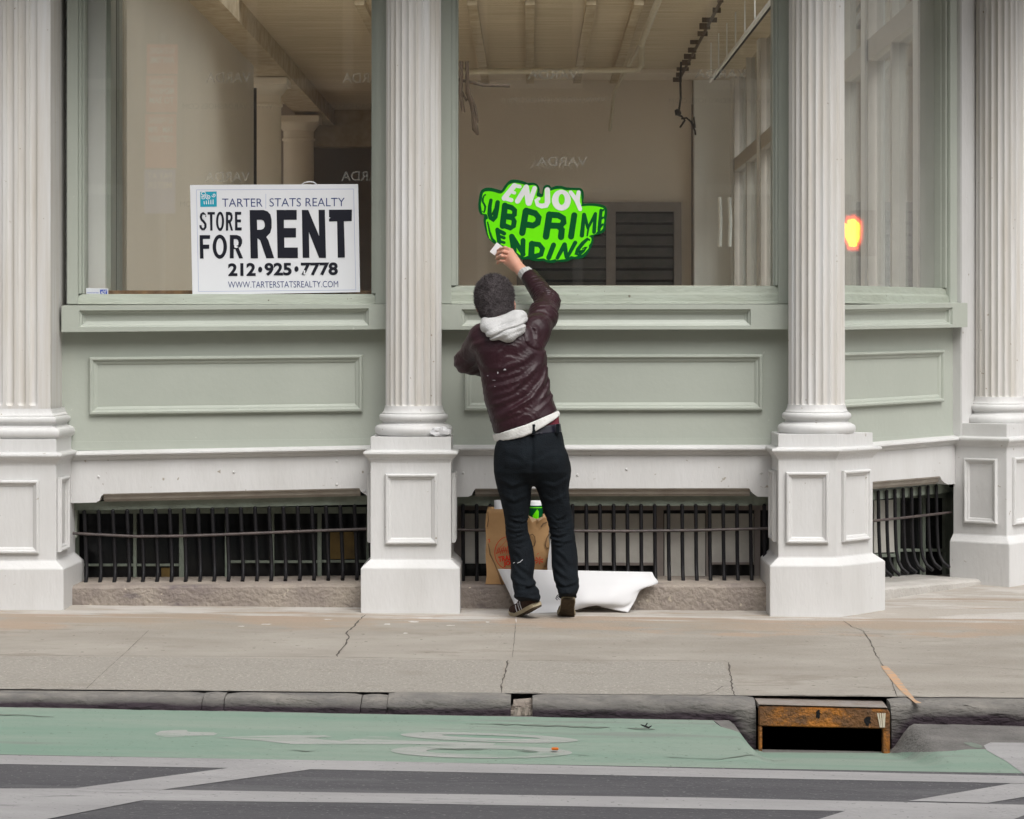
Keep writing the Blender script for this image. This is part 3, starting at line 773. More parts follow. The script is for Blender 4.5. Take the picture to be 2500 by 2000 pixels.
# ---------------- inside the shop
M['cable_brown'] = mat('brown_cable', (0.12, 0.085, 0.06), 0.7)
CEIL = 4.83; FLOOR = 0.80
MB().box(-9, 1.15, 0.16, 32, FLOOR - 0.1, FLOOR).box(1.15, 2.75, 1.7, 32, FLOOR - 0.1, FLOOR).build('shop_floor', M['floor'], store)
MB().box(-9, 3.2, 0.2, 1.2, CEIL, CEIL + 0.2).box(-9, -8.6, 1.2, 13.2, CEIL, CEIL + 0.2).box(2.4, 3.2, 1.2, 13.2, CEIL, CEIL + 0.2).box(-9, 3.2, 13.2, 14, CEIL, CEIL + 0.2).box(-9, -8.6, 14, 27, CEIL, CEIL + 0.2).box(-4.8, 3.2, 14, 27, CEIL, CEIL + 0.2).box(-9, 3.2, 27, 32, CEIL, CEIL + 0.2).build('ceiling', M['ceiling'], store)
sk = MB().box(-0.35, -0.25, 1.2, 13.2, CEIL + 0.02, CEIL + 0.3).box(-3.0, 2.4, 6.3, 6.4, CEIL + 0.02, CEIL + 0.24).build('added_skylight', M['teal_trim'], store)  # added unseen roof opening; its sky light brightens the shop
MB().box(-8.7, 2.5, 1.1, 13.3, CEIL + 0.31, CEIL + 0.318).box(-8.7, -4.7, 13.9, 27.1, CEIL + 0.31, CEIL + 0.318).build('pane', M['glass'], sk)
def part(name, m, b, smooth=None, bevel=0.0): return b.build(name, M[m], store, smooth, bevel)
# ribs that run back under the ceiling
for u in (1153, 1294, 1443, 1559, 1020, 880):
    X = (u - U0) / FPX * 27.4
    part('ceiling_rib', 'ceiling_rib', MB().box(X - 0.05, X + 0.05, 13.25, 21.9, CEIL - 0.07, CEIL + 0.01))
YB = 21.6                                            # back wall
xa, xc = (1690 - U0) / FPX * (YB + 14), (1762 - U0) / FPX * (YB + 14)
part('back_wall', 'plaster', MB().box(-1.7, xa, YB, YB + 0.2, FLOOR, CEIL))
part('back_wall', 'plaster_white', MB().box(xa + 0.012, 3.2, YB - 0.25, YB - 0.05, FLOOR, CEIL))
part('corner_post', 'mauve_wood', MB().box(xa - 0.014, xa + 0.010, YB - 0.05, YB - 0.01, FLOOR, CEIL - 0.35))
part('soffit', 'plaster', MB().box(-1.7, 3.0, YB - 1.2, YB - 0.26, CEIL - 0.05, CEIL))
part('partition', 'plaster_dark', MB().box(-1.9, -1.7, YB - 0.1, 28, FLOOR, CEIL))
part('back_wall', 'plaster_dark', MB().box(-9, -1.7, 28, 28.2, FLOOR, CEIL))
zt_ = CEIL - 0.55
part('ceiling_beam', 'ceiling_rib', MB().box(-9, -1.75, 26.5, 26.9, zt_, CEIL))
# left partition of the shop, its posts and beam
XL = -3.24
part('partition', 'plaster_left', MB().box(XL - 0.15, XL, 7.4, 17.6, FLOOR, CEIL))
part('ceiling_beam', 'ceiling_rib', MB().box(XL - 0.1, XL + 0.30, 5.5, 27.5, CEIL - 0.24, CEIL - 0.001))
part('edge_strip', 'wire', MB().box(XL - 0.05, XL + 0.03, 17.62, 17.66, FLOOR, CEIL - 0.5))
xq = lambda u, Y: (u - U0) / FPX * (Y + 14)
part('wall_return', 'plaster_white', MB().box(-4.2, xq(257, 0.18), 0.18, 0.26, FLOOR, CEIL))
part('door_frame', 'sage', MB().box(xq(256, 0.24), xq(272, 0.24), 0.22, 0.40, FLOOR, CEIL))
part('dark_strip', 'wire', MB().box(xq(255, 1.0), xq(289, 1.0), 1.00, 1.05, FLOOR, CEIL))  # dark upright strip in the slot between the door frames
part('door_frame', 'sage', MB().box(xq(286, 0.9), xq(293, 0.9), 0.88, 0.99, FLOOR, CEIL))
part('door_frame', 'pipe', MB().box(xq(291, 2.0), xq(302, 2.0), 2.0, 2.12, FLOOR, CEIL))
part('inner_sill', 'wood', MB().box(-2.35, xq(912, 0.3), 0.14, 0.34, P(300, 716, 0.3)[1] - 0.05, P(300, 711, 0.34)[1]))
part('inner_sill', 'plaster', MB().box(xq(1105, 0.3), xq(1900, 0.3), 0.14, 0.34, P(300, 705, 0.3)[1] - 0.05, P(300, 699, 0.34)[1]))
def round_column(x, y, r, zc):
    b = MB().lathe((x, y), [(r * 1.02, FLOOR), (r, FLOOR + 0.3), (r, zc - 0.34), (r * 1.08, zc - 0.335), (r * 1.10, zc - 0.32), (r * 1.08, zc - 0.305), (r, zc - 0.30),
                            (r, zc - 0.2), (r * 1.06, zc - 0.19), (r * 1.30, zc - 0.12), (r * 1.34, zc - 0.10), (r * 1.34, zc - 0.085)], 40)
    b.box(x - r * 1.42, x + r * 1.42, y - r * 1.42, y + r * 1.42, zc - 0.085, zc)
    return part('shop_column', 'inner_column', b, 35)
round_column(-3.28, 19.2, 0.215, CEIL - 0.25)
round_column(-3.28, 24.2, 0.215, CEIL - 0.30)
part('wall_niche', 'plaster_dark', MB().box(-8.9, XL - 0.2, 25.5, 25.6, FLOOR, CEIL))
# sprinkler pipe with its elbow
zp = P(1500, 171, 16)[1]; ze = P(1564, 109, 16)[1]
xE = xq(1566, 16)
pts = [(xq(1100, 16.05), 16.0, zp - 0.02), (xE - 0.09, 16.0, zp), (xE - 0.03, 16.0, zp + 0.01), (xE, 16.0, zp + 0.06), (xE, 16.0, ze - 0.05), (xE, 15.95, ze - 0.01), (xE, 15.85, ze + 0.01), (xE + 0.02, 4.0, ze + 0.02)]
part('ceiling_pipe', 'pipe', MB().tube(pts, 0.034, 12), 50)
part('ceiling_pipe', 'pipe', MB().tube([(xE - 0.02, 15.8, ze - 0.02), (xE - 0.16, 20.5, ze - 0.1), (xE - 0.2, 21.2, ze - 0.55)], 0.022, 8), 50)
# conduit with clamps and the wiring that hangs from it
b = MB(); xk = lambda Y: 1.86 + 0.01 * Y
b.tube([(1.88, 8, CEIL - 0.09), (1.93, 21.0, CEIL - 0.09)], 0.018, 6)
for i in range(15):
    y = 10.5 + i * 0.75 + random.uniform(-.15, .15)
    b.box(1.85 + random.uniform(-.04, .02), 1.93 + random.uniform(-.02, .05), y, y + 0.04, CEIL - 0.10 - random.uniform(0, .03), CEIL - 0.06)
part('conduit', 'cable_brown', b)
def cable(pts, r=0.012):
    return part('hanging_cable', 'wire', MB().tube([W(*p) for p in pts], r, 6), 60)
cable([(1663, 150, 19.5), (1661, 190, 19.5), (1662, 240, 19.4), (1658, 268, 19.4), (1650, 272, 19.4), (1652, 280, 19.4), (1664, 284, 19.4), (1672, 294, 19.4), (1660, 312, 19.4)], 0.014)
cable([(1664, 290, 19.35), (1676, 288, 19.3), (1690, 300, 19.3), (1697, 312, 19.3), (1694, 286, 19.3), (1688, 300, 19.3), (1697, 320, 19.3), (1698, 330, 19.3)], 0.012)
part('hanging_cable', 'wire', MB().tube([W(1650, 268, 19.38), W(1655, 276, 19.38), W(1662, 280, 19.38)], [0.02, 0.045, 0.02], 8), 60)
b = MB()
b.tube([W(1126, 150, 13), W(1126, 190, 13), W(1124, 225, 13), W(1128, 255, 13), W(1132, 275, 13)], 0.02, 6)
b.tube([W(1140, 150, 13), W(1141, 200, 13), W(1143, 228, 13), W(1150, 250, 13), W(1155, 275, 13), W(1160, 315, 13), W(1167, 330, 13)], [0.018, .02, .03, .022, .02, .034, .01], 6)
b.tube([W(1128, 225, 13.1), W(1138, 245, 13), W(1150, 235, 13), W(1160, 260, 13), W(1166, 300, 13)], 0.014, 6)
b.tube([W(1120, 195, 13.1), W(1180, 208, 13), W(1245, 210, 13)], 0.016, 6)
part('hanging_cable', 'cable_brown', b, 60)
# suspended rail with hanger rods
A_, B_ = W(1733, 198, 17.5), W(1893, -10, 11.8)
B_ = Vector((A_.x + 0.16, 10.0, A_.z + 0.14))
rail = part('suspended_rail', 'plaster_white', MB().tube([A_, B_], 0.022, 6), 60)
MB().tube([A_ + Vector((0.055, 0, 0.02)), B_ + Vector((0.055, 0, 0.02))], 0.012, 6).build('wire', M['wire'], rail)
for k in range(6):
    q = A_.lerp(B_, 0.02 + k * 0.13)
    MB().tube([q, Vector((q.x, q.y, CEIL + 0.01))], 0.008, 6).build('hanger_rod', M['plaster_white'], rail)
# louvred back window
YW = YB - 0.06
def back_rect(u0, v0, u1, v1, y0, y1):
    x0_, z1_ = P(u0, v0, YW); x1_, z0_ = P(u1, v1, YW); return (x0_, x1_, y0, y1, z0_, z1_)
b = MB()
for r_ in ((1262, 494, 1663, 517), (1262, 517, 1277, 760), (1645, 517, 1663, 760), (1480, 517, 1503, 760), (1262, 735, 1663, 760)):
    b.box(*back_rect(*r_, YW - 0.05, YW + 0.04))
lw = b.build('louvre_window', M['mauve_wood'], store, None, 0.004)
MB().box(*back_rect(1270, 500, 1655, 755, YW + 0.03, YW + 0.05)).build('backing', M['dark_void'], lw)
for pu0, pu1 in ((1278, 1479), (1504, 1644)):
    for k in range(9):
        v = 520 + k * 28
        (xx0, zz0), (xx1, _) = P(pu0, v, YW), P(pu1, v, YW)
        MB().prism([(xx0, YW - 0.02, zz0 - 0.115), (xx0, YW + 0.02, zz0 - 0.005), (xx0, YW + 0.03, zz0 - 0.012), (xx0, YW - 0.01, zz0 - 0.125)],
                   [(xx1, YW - 0.02, zz0 - 0.115), (xx1, YW + 0.02, zz0 - 0.005), (xx1, YW + 0.03, zz0 - 0.012), (xx1, YW - 0.01, zz0 - 0.125)]).build('slat', M['louvre'], lw)
# side wall towards the side street: piers, transom bars and panes, set back from the angled bay
XS = 2.62
wall_b = MB()
ends = [1.75, 2.1, 4.2, 4.45, 7.1, 7.35, 10.2, 10.45, 13.5, 13.75, 16.9, 17.15, 20.9, 21.7]
for i in range(0, len(ends), 2):
    wall_b.box(XS, XS + 0.3, ends[i], ends[i + 1], FLOOR, CEIL)
wall_b.box(XS, XS + 0.3, 1.75, 21.7, -0.4, 1.35)
wall_b.box(XS - 0.02, XS + 0.28, 1.45, 1.75, -0.4, ZTOP)
wall_b.box(XS, XS + 0.3, 1.75, 32, CEIL + 0.01, 5.6)
wall_b.box(XS, XS + 0.3, 21.7, 32, -0.4, CEIL)
part('side_wall', 'plaster_white', wall_b)
for i in range(1, len(ends) - 1, 2):
    y0_, y1_ = ends[i], ends[i + 1]
    b = MB()
    zt1, zt2 = 3.55, 3.72
    b.box(XS + 0.02, XS + 0.16, y0_, y1_, zt1, zt2)
    b.box(XS + 0.02, XS + 0.12, y0_, y0_ + 0.06, 1.35, CEIL); b.box(XS + 0.02, XS + 0.12, y1_ - 0.06, y1_, 1.35, CEIL)
    ym = (y0_ + y1_) / 2; b.box(XS + 0.03, XS + 0.15, ym - 0.05, ym + 0.05, 1.35, CEIL)
    sw = b.build('side_window', M['side_frame'], store)
    MB().box(XS + 0.08, XS + 0.088, y0_ + 0.1, y1_ - 0.1, 1.35, CEIL - 0.02).build('pane', M['glass_side'], sw)
for u in (1757, 1781):  # two plain white upright tubes
    a_ = W(u, 482, 16.5); c_ = W(u, 602, 16.5)
    part('white_tube', 'tube', MB().tube([a_, (a_ + c_) / 2 + Vector((0.01, 0, 0)), c_], 0.022, 8), 60)
# ------------------------------------------------------------------ pavement, kerb, road
def zs(X, Y):                                           # pavement falls to the kerb and down the street to the right
    return -0.0085 * (max(-8, min(8, X)) + 0.6) + 0.0185 * (min(Y, 3) + 0.4)
YK0, YK1 = -3.11, -3.27                                 # kerb back and front edge
DX = (2010 - U0) / FPX * 10.65                          # centre of the drain
def sstep(a, b, x):
    t = max(0.0, min(1.0, (x - a) / (b - a))); return t * t * (3 - 2 * t)
def zr(X, Y):
    z = -0.127 - 0.0185 * max(-8, min(8, X))
    e = (1 - sstep(0.262, 0.37, abs(X - DX))) * (1 - max(0.0, min(1.0, (YK1 - Y - 0.05) / 1.1)))
    return z - 0.115 * e
def grid(name, m, xs, ys, zf, kind='structure', lift=0.0, smooth=30):
    b = MB(); nx = len(xs)
    b.add([(x, y, zf(x, y) + lift) for y in ys for x in xs], [(j * nx + i, j * nx + i + 1, (j + 1) * nx + i + 1, (j + 1) * nx + i) for j in range(len(ys) - 1) for i in range(nx - 1)])
    return tag(b.build(name, M[m], None, smooth), kind=kind)
def lin(a, b, n): return [a + (b - a) * i / n for i in range(n + 1)]
xs_far = [-45, -30, -20, -14, -10, -8]
xs_all = xs_far + lin(-6, 6, 96) + [8, 10, 14, 20, 30, 45]
tag(MB().box(-400, 400, -400, 400, -0.9, -0.6).build('ground', M['asphalt']), kind='structure')
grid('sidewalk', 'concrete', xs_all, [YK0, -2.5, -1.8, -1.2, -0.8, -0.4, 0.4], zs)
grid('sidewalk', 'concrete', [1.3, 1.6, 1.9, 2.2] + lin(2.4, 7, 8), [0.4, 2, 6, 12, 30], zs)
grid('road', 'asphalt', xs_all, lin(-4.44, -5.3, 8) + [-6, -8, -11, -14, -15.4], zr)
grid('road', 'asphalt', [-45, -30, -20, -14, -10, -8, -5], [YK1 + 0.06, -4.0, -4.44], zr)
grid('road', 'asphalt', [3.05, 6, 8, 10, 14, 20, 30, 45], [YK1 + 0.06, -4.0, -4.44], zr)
tag(MB().box(-45, 45, -17.4, -15.4, -0.6, -0.02).build('far_sidewalk', M['concrete']), kind='structure')
tag(MB().box(7, 13, -3.2, 60, -0.7, -0.2).build('side_street', M['asphalt']), kind='structure')

def G(u, v, zf=None, lift=0.0):
    """the point of the pavement or road under this photo pixel"""
    zf = zf or zr
    Z = 10.0
    for _ in range(60):
        X = (u - U0) / FPX * Z; z = zf(X, Z + CAM_Y) + lift
        Zn = (CAM_Z - z) * FPX / max(20.0, (v - V0)); Z += 0.6 * (Zn - Z)
    return Vector(((u - U0) / FPX * Z, Z + CAM_Y, zf((u - U0) / FPX * Z, Z + CAM_Y) + lift))

# lower band of exposed aggregate, bounded by the long joint; lies 4 mm proud
j_left = [(-60, 1600), (17, 1600), (230, 1602), (520, 1603), (822, 1604.5), (1000, 1608), (1238, 1613)]
yj = G(1238, 1613, zs).y
def yjoint(X): return yj + (0.06 if X < -3 else 0.0)
def band(x0, x1):
    xs_ = lin(x0, x1, 24)
    b = MB(); ys_ = [YK0, (YK0 + yj) / 2, yj]
    b.add([(x, y, zs(x, y) + 0.0007) for y in ys_ for x in xs_], [(j * 25 + i, j * 25 + i + 1, (j + 1) * 25 + i + 1, (j + 1) * 25 + i) for j in range(2) for i in range(24)])
    return tag(b.build('sidewalk', M['aggregate']), kind='structure')
xj1, xj2 = G(1230, 1650, zs).x, G(1782, 1650, zs).x
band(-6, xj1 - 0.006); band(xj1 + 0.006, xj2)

# cracks and joints: narrow ragged strips lying in the surface
def ragged(b, pts, w, zf, lift, step=0.05, jag=0.6, rs=None):
    rs = rs or random.Random(len(b.v) + 3)
    P_ = [G(u, v, zf) for u, v in pts]; out = []
    for a, c in zip(P_[:-1], P_[1:]):
        n = max(1, int((c - a).length / step))
        out += [a.lerp(c, i / n) for i in range(n)]
    out.append(P_[-1]); L, Rr = [], []
    for i, p in enumerate(out):
        t = (out[min(i + 1, len(out) - 1)] - out[max(0, i - 1)]); t.z = 0; t.normalize(); nn = Vector((-t.y, t.x, 0))
        e = w * (0.35 + rs.random()) * (0.25 if i in (0, len(out) - 1) else 1)
        o = nn * rs.uniform(-1, 1) * w * jag
        L.append(p + o + nn * e / 2); Rr.append(p + o - nn * e / 2)
    for p in L + Rr: p.z = zf(p.x, p.y) + lift
    k = len(b.v); n = len(L)
    b.add(L + Rr, [(i, i + 1, n + i + 1, n + i) for i in range(n - 1)])
b = MB()
for pts, w in (([(893, 1501), (877, 1515), (860, 1534), (843, 1547), (851, 1555), (845, 1574), (826, 1591), (822, 1604)], 0.014),
               (j_left, 0.008), ([(1238, 1613), (1530, 1613), (1700, 1613), (1742, 1616), (1768, 1614), (1778, 1619)], 0.009),
               ([(1778, 1617), (1782, 1640), (1786, 1665), (1790, 1690), (1797, 1700)], 0.015), ([(1240, 1612), (1234, 1639), (1226, 1668), (1222, 1694)], 0.014),
               ([(1788, 1674), (1763, 1676), (1746, 1689), (1700, 1701)], 0.007), ([(1259, 1520), (1255, 1570), (1250, 1606)], 0.004),
               ([(2059, 1516), (2080, 1531), (2108, 1541), (2126, 1567), (2138, 1600), (2147, 1611)], 0.010), ([(2146, 1612), (2170, 1646), (2184, 1684), (2190, 1702)], 0.008),
               ([(1846, 1654), (1963, 1659), (2000, 1669), (2090, 1677), (2180, 1685)], 0.005), ([(1795, 1682), (1830, 1680)], 0.005), ([(2200, 1618), (2300, 1622), (2400, 1629), (2497, 1636), (2560, 1640)], 0.007),
               ([(363, 1539), (300, 1600), (255, 1640), (208, 1684)], 0.004), ([(2050, 1509), (2075, 1505), (2140, 1496)], 0.006)):
    ragged(b, pts, w * 0.5, zs, 0.0013)
tag(b.build('pavement_cracks', M['crack']), kind='structure')
b = MB()
for pts, w in (([(2147, 1627), (2165, 1627)], 0.06), ):
    pass
for q in ([(2147, 1627), (2166, 1627), (2210, 1672), (2253, 1733), (2239, 1733), (2196, 1680)],):
    pass
stripe = [(2150, 1626), (2166, 1626), (2190, 1650), (2212, 1680), (2236, 1710), (2250, 1716), (2235, 1717), (2200, 1688), (2172, 1655)]
b.add([G(u, v, zs, 0.0017) for u, v in stripe], [tuple(range(len(stripe)))])
tag(b.build('spray_mark', M['orange_paint']), kind='structure')
rs = random.Random(5)
def blob(u, v, ru, rv, n=14):
    ph = [rs.uniform(0.55, 1.15) for _ in range(n)]
    return [(u + ru * ph[i] * math.cos(2 * math.pi * i / n), v + rv * ph[i] * math.sin(2 * math.pi * i / n)) for i in range(n)]
b = MB()
for u, v, ru, rv in ((1010, 1518, 14, 1.6), (1100, 1527, 12, 1.2), (946, 1524, 10, 1.4), (990, 1546, 8, 1.4), (800, 1512, 12, 1.2), (1260, 1512, 1.6, 8), (650, 1524, 16, 1.0), (590, 1529, 10, 1.0), (1035, 1509, 22, 1.6), (1190, 1519, 6, 1)):
    pts = blob(u, v, ru, rv); b.add([G(x, y, zs, 0.0006) for x, y in pts], [tuple(range(len(pts)))])
tag(b.build('paint_smears', M['white_smear']), kind='structure')

# kerb: worn stones with rounded noses, a gap at the drain
def kerb_run(segs):
    b = MB(); rs = random.Random(11)
    for x0, x1 in segs:
        n = max(2, int((x1 - x0) / 0.03)); rings = []
        off = rs.uniform(-.006, .006)
        for i in range(n + 1):
            x = x0 + (x1 - x0) * i / n; lump = 0.007 * math.sin(7.3 * x + 3) + 0.006 * math.sin(19 * x) * math.sin(5 * x) + 0.002 * math.sin(41 * x); zt_ = zs(x, YK0) + off
            e = min(i, n - i); rd = 0.006 if e == 0 else 0.002 if e == 1 else 0.0
            j = lambda a: rs.uniform(-a, a)
            zb_ = zr(x, YK1) - 0.06; h = zt_ - zb_
            rings.append([(x, YK0 + 0.03 + rd, zb_), (x, YK0 + 0.004 + j(.002), zt_ - 0.002 - rd), (x, YK0 - 0.05 + j(.003), zt_ - rd + j(.003)), (x, YK1 + 0.055 + rd + lump + j(.004), zt_ - 0.007 - rd + lump * .6 + j(.004)), (x, YK1 + 0.024 + rd + 1.5 * lump + j(.005), zt_ - 0.020 - rd + lump + j(.004)),
                          (x, YK1 + 0.006 + rd + 1.3 * lump + j(.006), zt_ - 0.040 + j(.003)), (x, YK1 + 0.002 + rd + lump + j(.006), zt_ - 0.062), (x, YK1 + 0.0 + rd, zb_)])
        b.loft(rings)
    return b
def gx(u, v=1720): return (u - U0) / FPX * 10.8
dl, dr = (1849 - U0) / FPX * 10.7, (2179 - U0) / FPX * 10.7
segs = [(-45, -10), (-10, -4.2), (-4.2, gx(496)), (gx(498), gx(549)), (gx(551), gx(882)), (gx(884), gx(946)), (gx(947.5), gx(1247)), (gx(1300), dl - 0.002), (dr + 0.002, 4.0), (4.01, 10), (10.02, 45)]
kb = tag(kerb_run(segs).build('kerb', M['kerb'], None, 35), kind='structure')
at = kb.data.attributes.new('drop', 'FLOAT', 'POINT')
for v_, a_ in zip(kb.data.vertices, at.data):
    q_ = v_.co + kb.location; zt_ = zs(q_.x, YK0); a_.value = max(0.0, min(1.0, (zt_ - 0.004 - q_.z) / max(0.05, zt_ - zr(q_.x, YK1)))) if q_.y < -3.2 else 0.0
# broken corner of the kerb, rubble in the gap
b = MB(); rs = random.Random(3)
xa_, xb_ = gx(1247), gx(1300)
zt_ = zs(xa_, YK0)
b.box(xa_ - 0.02, xb_ + 0.02, YK0 - 0.12, YK0 + 0.02, zt_ - 0.25, zt_ - 0.055)
b.prism([(xa_ + 0.0, YK1 + 0.10, zt_ - 0.1), (xb_, YK1 + 0.12, zt_ - 0.1), (xb_ + 0.01, YK0 + 0.01, zt_ - 0.1), (xa_, YK0 + 0.01, zt_ - 0.1)],
        [(xa_ + 0.01, YK1 + 0.12, zt_ - 0.03), (xb_ - 0.03, YK1 + 0.13, zt_ - 0.022), (xb_ + 0.0, YK0, zt_ - 0.018), (xa_ + 0.01, YK0, zt_ - 0.024)])
for _ in range(26):
    x, y = rs.uniform(xa_, xb_), rs.uniform(YK1 + 0.02, YK1 + 0.11); s = rs.uniform(0.006, 0.018)
    b.prism([(x + s * math.cos(a), y + s * math.sin(a), zt_ - 0.07) for a in (0.2, 1.7, 3.1, 4.6)], [(x + 0.6 * s * math.cos(a), y + 0.6 * s * math.sin(a), zt_ - 0.055 + s) for a in (0.4, 1.8, 3.0, 4.9)])
tag(b.build('kerb_rubble', M['sill_stone']), kind='structure')
rsg = random.Random(21)
b = MB()
for u0_, u1_, w_ in ((35, 92, 0.02), (115, 175, 0.012), (200, 300, 0.006), (440, 505, 0.022), (355, 400, 0.012), (548, 562, 0.025), (800, 860, 0.004), (1250, 1330, 0.02), (1520, 1600, 0.006), (1640, 1760, 0.004),
                     (1855, 2180, 0.016), (1930, 1975, 0.028), (2065, 2140, 0.024), (2190, 2260, 0.018), (2300, 2440, 0.010), (640, 720, 0.006), (960, 1100, 0.005)):
    n = max(3, int((u1_ - u0_) / 7)); L, Rr = [], []
    for i in range(n + 1):
        x = gx(u0_ + (u1_ - u0_) * i / n); e = 0.45 * w_ * (0.15 + 0.85 * math.sin(math.pi * i / n)) * rsg.uniform(0.5, 1.2)
        yc = YK0 + 0.012 + rsg.uniform(-.004, .004)
        L.append((x, yc + e / 2, zs(x, yc) + 0.0014)); Rr.append((x, yc - e / 2, zs(x, yc) + 0.0014))
    b.add(L + Rr, [(i, i + 1, n + 2 + i, n + 1 + i) for i in range(n)])
tag(b.build('kerb_gaps', M['crack']), kind='structure')

# ---- painted road: green lane, lines, bicycle symbol
def zr4(X, Y): return zr(X, Y)
def sheet(name, m, pts, lift, sub=0):
    """polygon given in photo pixels, laid on the road; cut fine so that it follows the dip at the drain"""
    vv, ff = fill_loops([pts])
    b = MB().add([Vector((x, y, 0)) for x, y in vv], ff)
    me = bpy.data.meshes.new(name); me.from_pydata([tuple(x) for x in b.v], [], b.f)
    bm = bmesh.new(); bm.from_mesh(me)
    for _ in range(sub):
        bmesh.ops.subdivide_edges(bm, edges=[e for e in bm.edges if e.calc_length() > 60], cuts=1, use_grid_fill=False)
        bmesh.ops.triangulate(bm, faces=[f for f in bm.faces if len(f.verts) > 3])
    for v in bm.verts: v.co = G(v.co.x, v.co.y, zr, lift)
    bm.to_mesh(me); bm.free()
    if sum(p.normal.z for p in me.polygons) < 0: me.flip_normals()
    for v in me.vertices: pass
    return tag(finish(me, name, M[m], None, None, Vector((0, 0, 0))), kind='structure')
# green lane as a fine grid between the kerb and the first line; it stops short of the patched gutter
yl0 = lambda X: G(U0 + X / 9.5 * FPX, 1844 + (1894 - 1844) * ((U0 + X / 9.5 * FPX) / 2500), zr).y
b = MB(); xs_ = sorted(lin(-5, 3.05, 160) + lin(DX - .45, DX + .45, 90)); NX = len(xs_) - 1; ny = 30; rsl = random.Random(2)
LT_U = [1700, 1752, 1780, 1803, 1822, 1839, 1852, 1862, 2150, 2184, 2251, 2318, 2405, 2560]
LT_V = [1700, 1774, 1783, 1791, 1801, 1815, 1829, 1837, 1838, 1837, 1834, 1828, 1834, 1840]
def lane_top(X):
    """street-side edge of the unpainted gutter: the lane starts where the worn paint begins"""
    y = YK1 - 0.004
    u_ = U0 + X / 10.7 * FPX
    if u_ > 1745:
        v_ = np.interp(u_, LT_U, LT_V)
        while y > YK1 - 0.9 and V0 + (CAM_Z - zr(X, y)) / (y - CAM_Y) * FPX < v_: y -= 0.006
    return y - 0.006 * rsl.random()
vv = []
for x in xs_:
    yt = lane_top(x); yb = -4.47
    for j in range(ny + 1):
        y = yt + (yb - yt) * j / ny
        vv.append((x, y, zr(x, y) + 0.0006))
b.add(vv, [(i * (ny + 1) + j, i * (ny + 1) + j + 1, (i + 1) * (ny + 1) + j + 1, (i + 1) * (ny + 1) + j) for i in range(NX) for j in range(ny)])
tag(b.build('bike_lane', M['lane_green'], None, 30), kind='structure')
# grey gutter patches either side of the drain
def gutter(x0, x1):
    ng = max(8, int((x1 - x0) / 0.02)); b = MB(); xs_ = lin(x0, x1, ng); vv = []
    for x in xs_:
        ya = YK1 + 0.02; yb = lane_top(x) - 0.012
        for j in range(9):
            y = ya + (yb - ya) * j / 8; vv.append((x, y, zr(x, y) + 0.0002))
    b.add(vv, [(i * 9 + j, i * 9 + j + 1, (i + 1) * 9 + j + 1, (i + 1) * 9 + j) for i in range(ng) for j in range(8)])
    return tag(b.build('gutter', M['gutter'], None, 30), kind='structure')
gutter(-5, dl - 0.17); gutter(dl - 0.17, dl + 0.03); gutter(dl + 0.03, dr - 0.03); gutter(dr - 0.03, 3.05)

o8 = lambda pts, ox: [(ox + x / 2.3956, 1480 + y / 2.3956) for x, y in pts]
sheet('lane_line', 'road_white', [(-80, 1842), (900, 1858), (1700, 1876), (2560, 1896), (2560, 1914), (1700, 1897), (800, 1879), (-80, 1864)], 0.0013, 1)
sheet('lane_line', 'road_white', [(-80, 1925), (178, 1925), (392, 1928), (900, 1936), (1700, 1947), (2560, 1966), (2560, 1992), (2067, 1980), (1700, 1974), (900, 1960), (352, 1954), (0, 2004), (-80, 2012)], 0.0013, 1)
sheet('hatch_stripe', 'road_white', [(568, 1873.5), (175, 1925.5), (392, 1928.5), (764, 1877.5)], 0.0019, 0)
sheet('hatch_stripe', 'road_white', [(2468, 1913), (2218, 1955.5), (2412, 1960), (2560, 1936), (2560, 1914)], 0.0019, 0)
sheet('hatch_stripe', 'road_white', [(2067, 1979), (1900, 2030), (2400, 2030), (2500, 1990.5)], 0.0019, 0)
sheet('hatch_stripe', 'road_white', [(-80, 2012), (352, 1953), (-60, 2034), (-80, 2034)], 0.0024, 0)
sheet('lane_symbol', 'road_white', o8([(1920, 815), (1960, 797), (2300, 800), (2300, 1085), (2160, 985), (2050, 905), (1940, 845)], 1600), 0.0019, 0)
sheet('lane_patch', 'tar_smear', o8([(1800, 798), (1850, 796), (1905, 812), (1915, 828), (1880, 830), (1840, 818)], 1600), 0.0016, 0)
lane_sym = 0.0075
b = Flat()
def roadput(loops, lift):
    b.put(fill_loops(loops), lambda x, y: G(x, y, zr, lift))
roadput([o8([(905, 745), (940, 730), (1020, 724), (1090, 724), (1102, 735), (1250, 738), (1272, 746), (1250, 755), (1100, 758), (1060, 765), (970, 765), (920, 757)], 0)], 0.0013)
roadput([o8([(1258, 768), (1400, 762), (1560, 757), (1700, 755), (1900, 756), (1945, 764), (1840, 770), (1780, 768), (1900, 782), (2000, 788), (2156, 762), (2260, 763), (2360, 782), (2560, 794), (2800, 797), (2900, 803), (2880, 813), (2700, 814), (2400, 806), (2200, 808), (1900, 808), (1700, 806), (1500, 784), (1380, 775)], 0)], 0.0016)
e1o = o8(arc(945, 768, 520, 26, 0, 360, 48, rot=0.033)[:-1], 800); e1i = o8(arc(955, 764, 288, 8.5, 0, 360, 40, rot=0.036)[:-1], 800)
e2o = o8(arc(900, 851, 530, 38, 0, 360, 48, rot=0.012)[:-1], 800); e2i = o8(arc(905, 850, 330, 17, 0, 360, 40, rot=0.012)[:-1], 800)
roadput([e1o, e1i], 0.0022); roadput([e2o, e2i], 0.0022)
tag(b.build('bicycle_symbol', M['worn_white']), kind='structure')
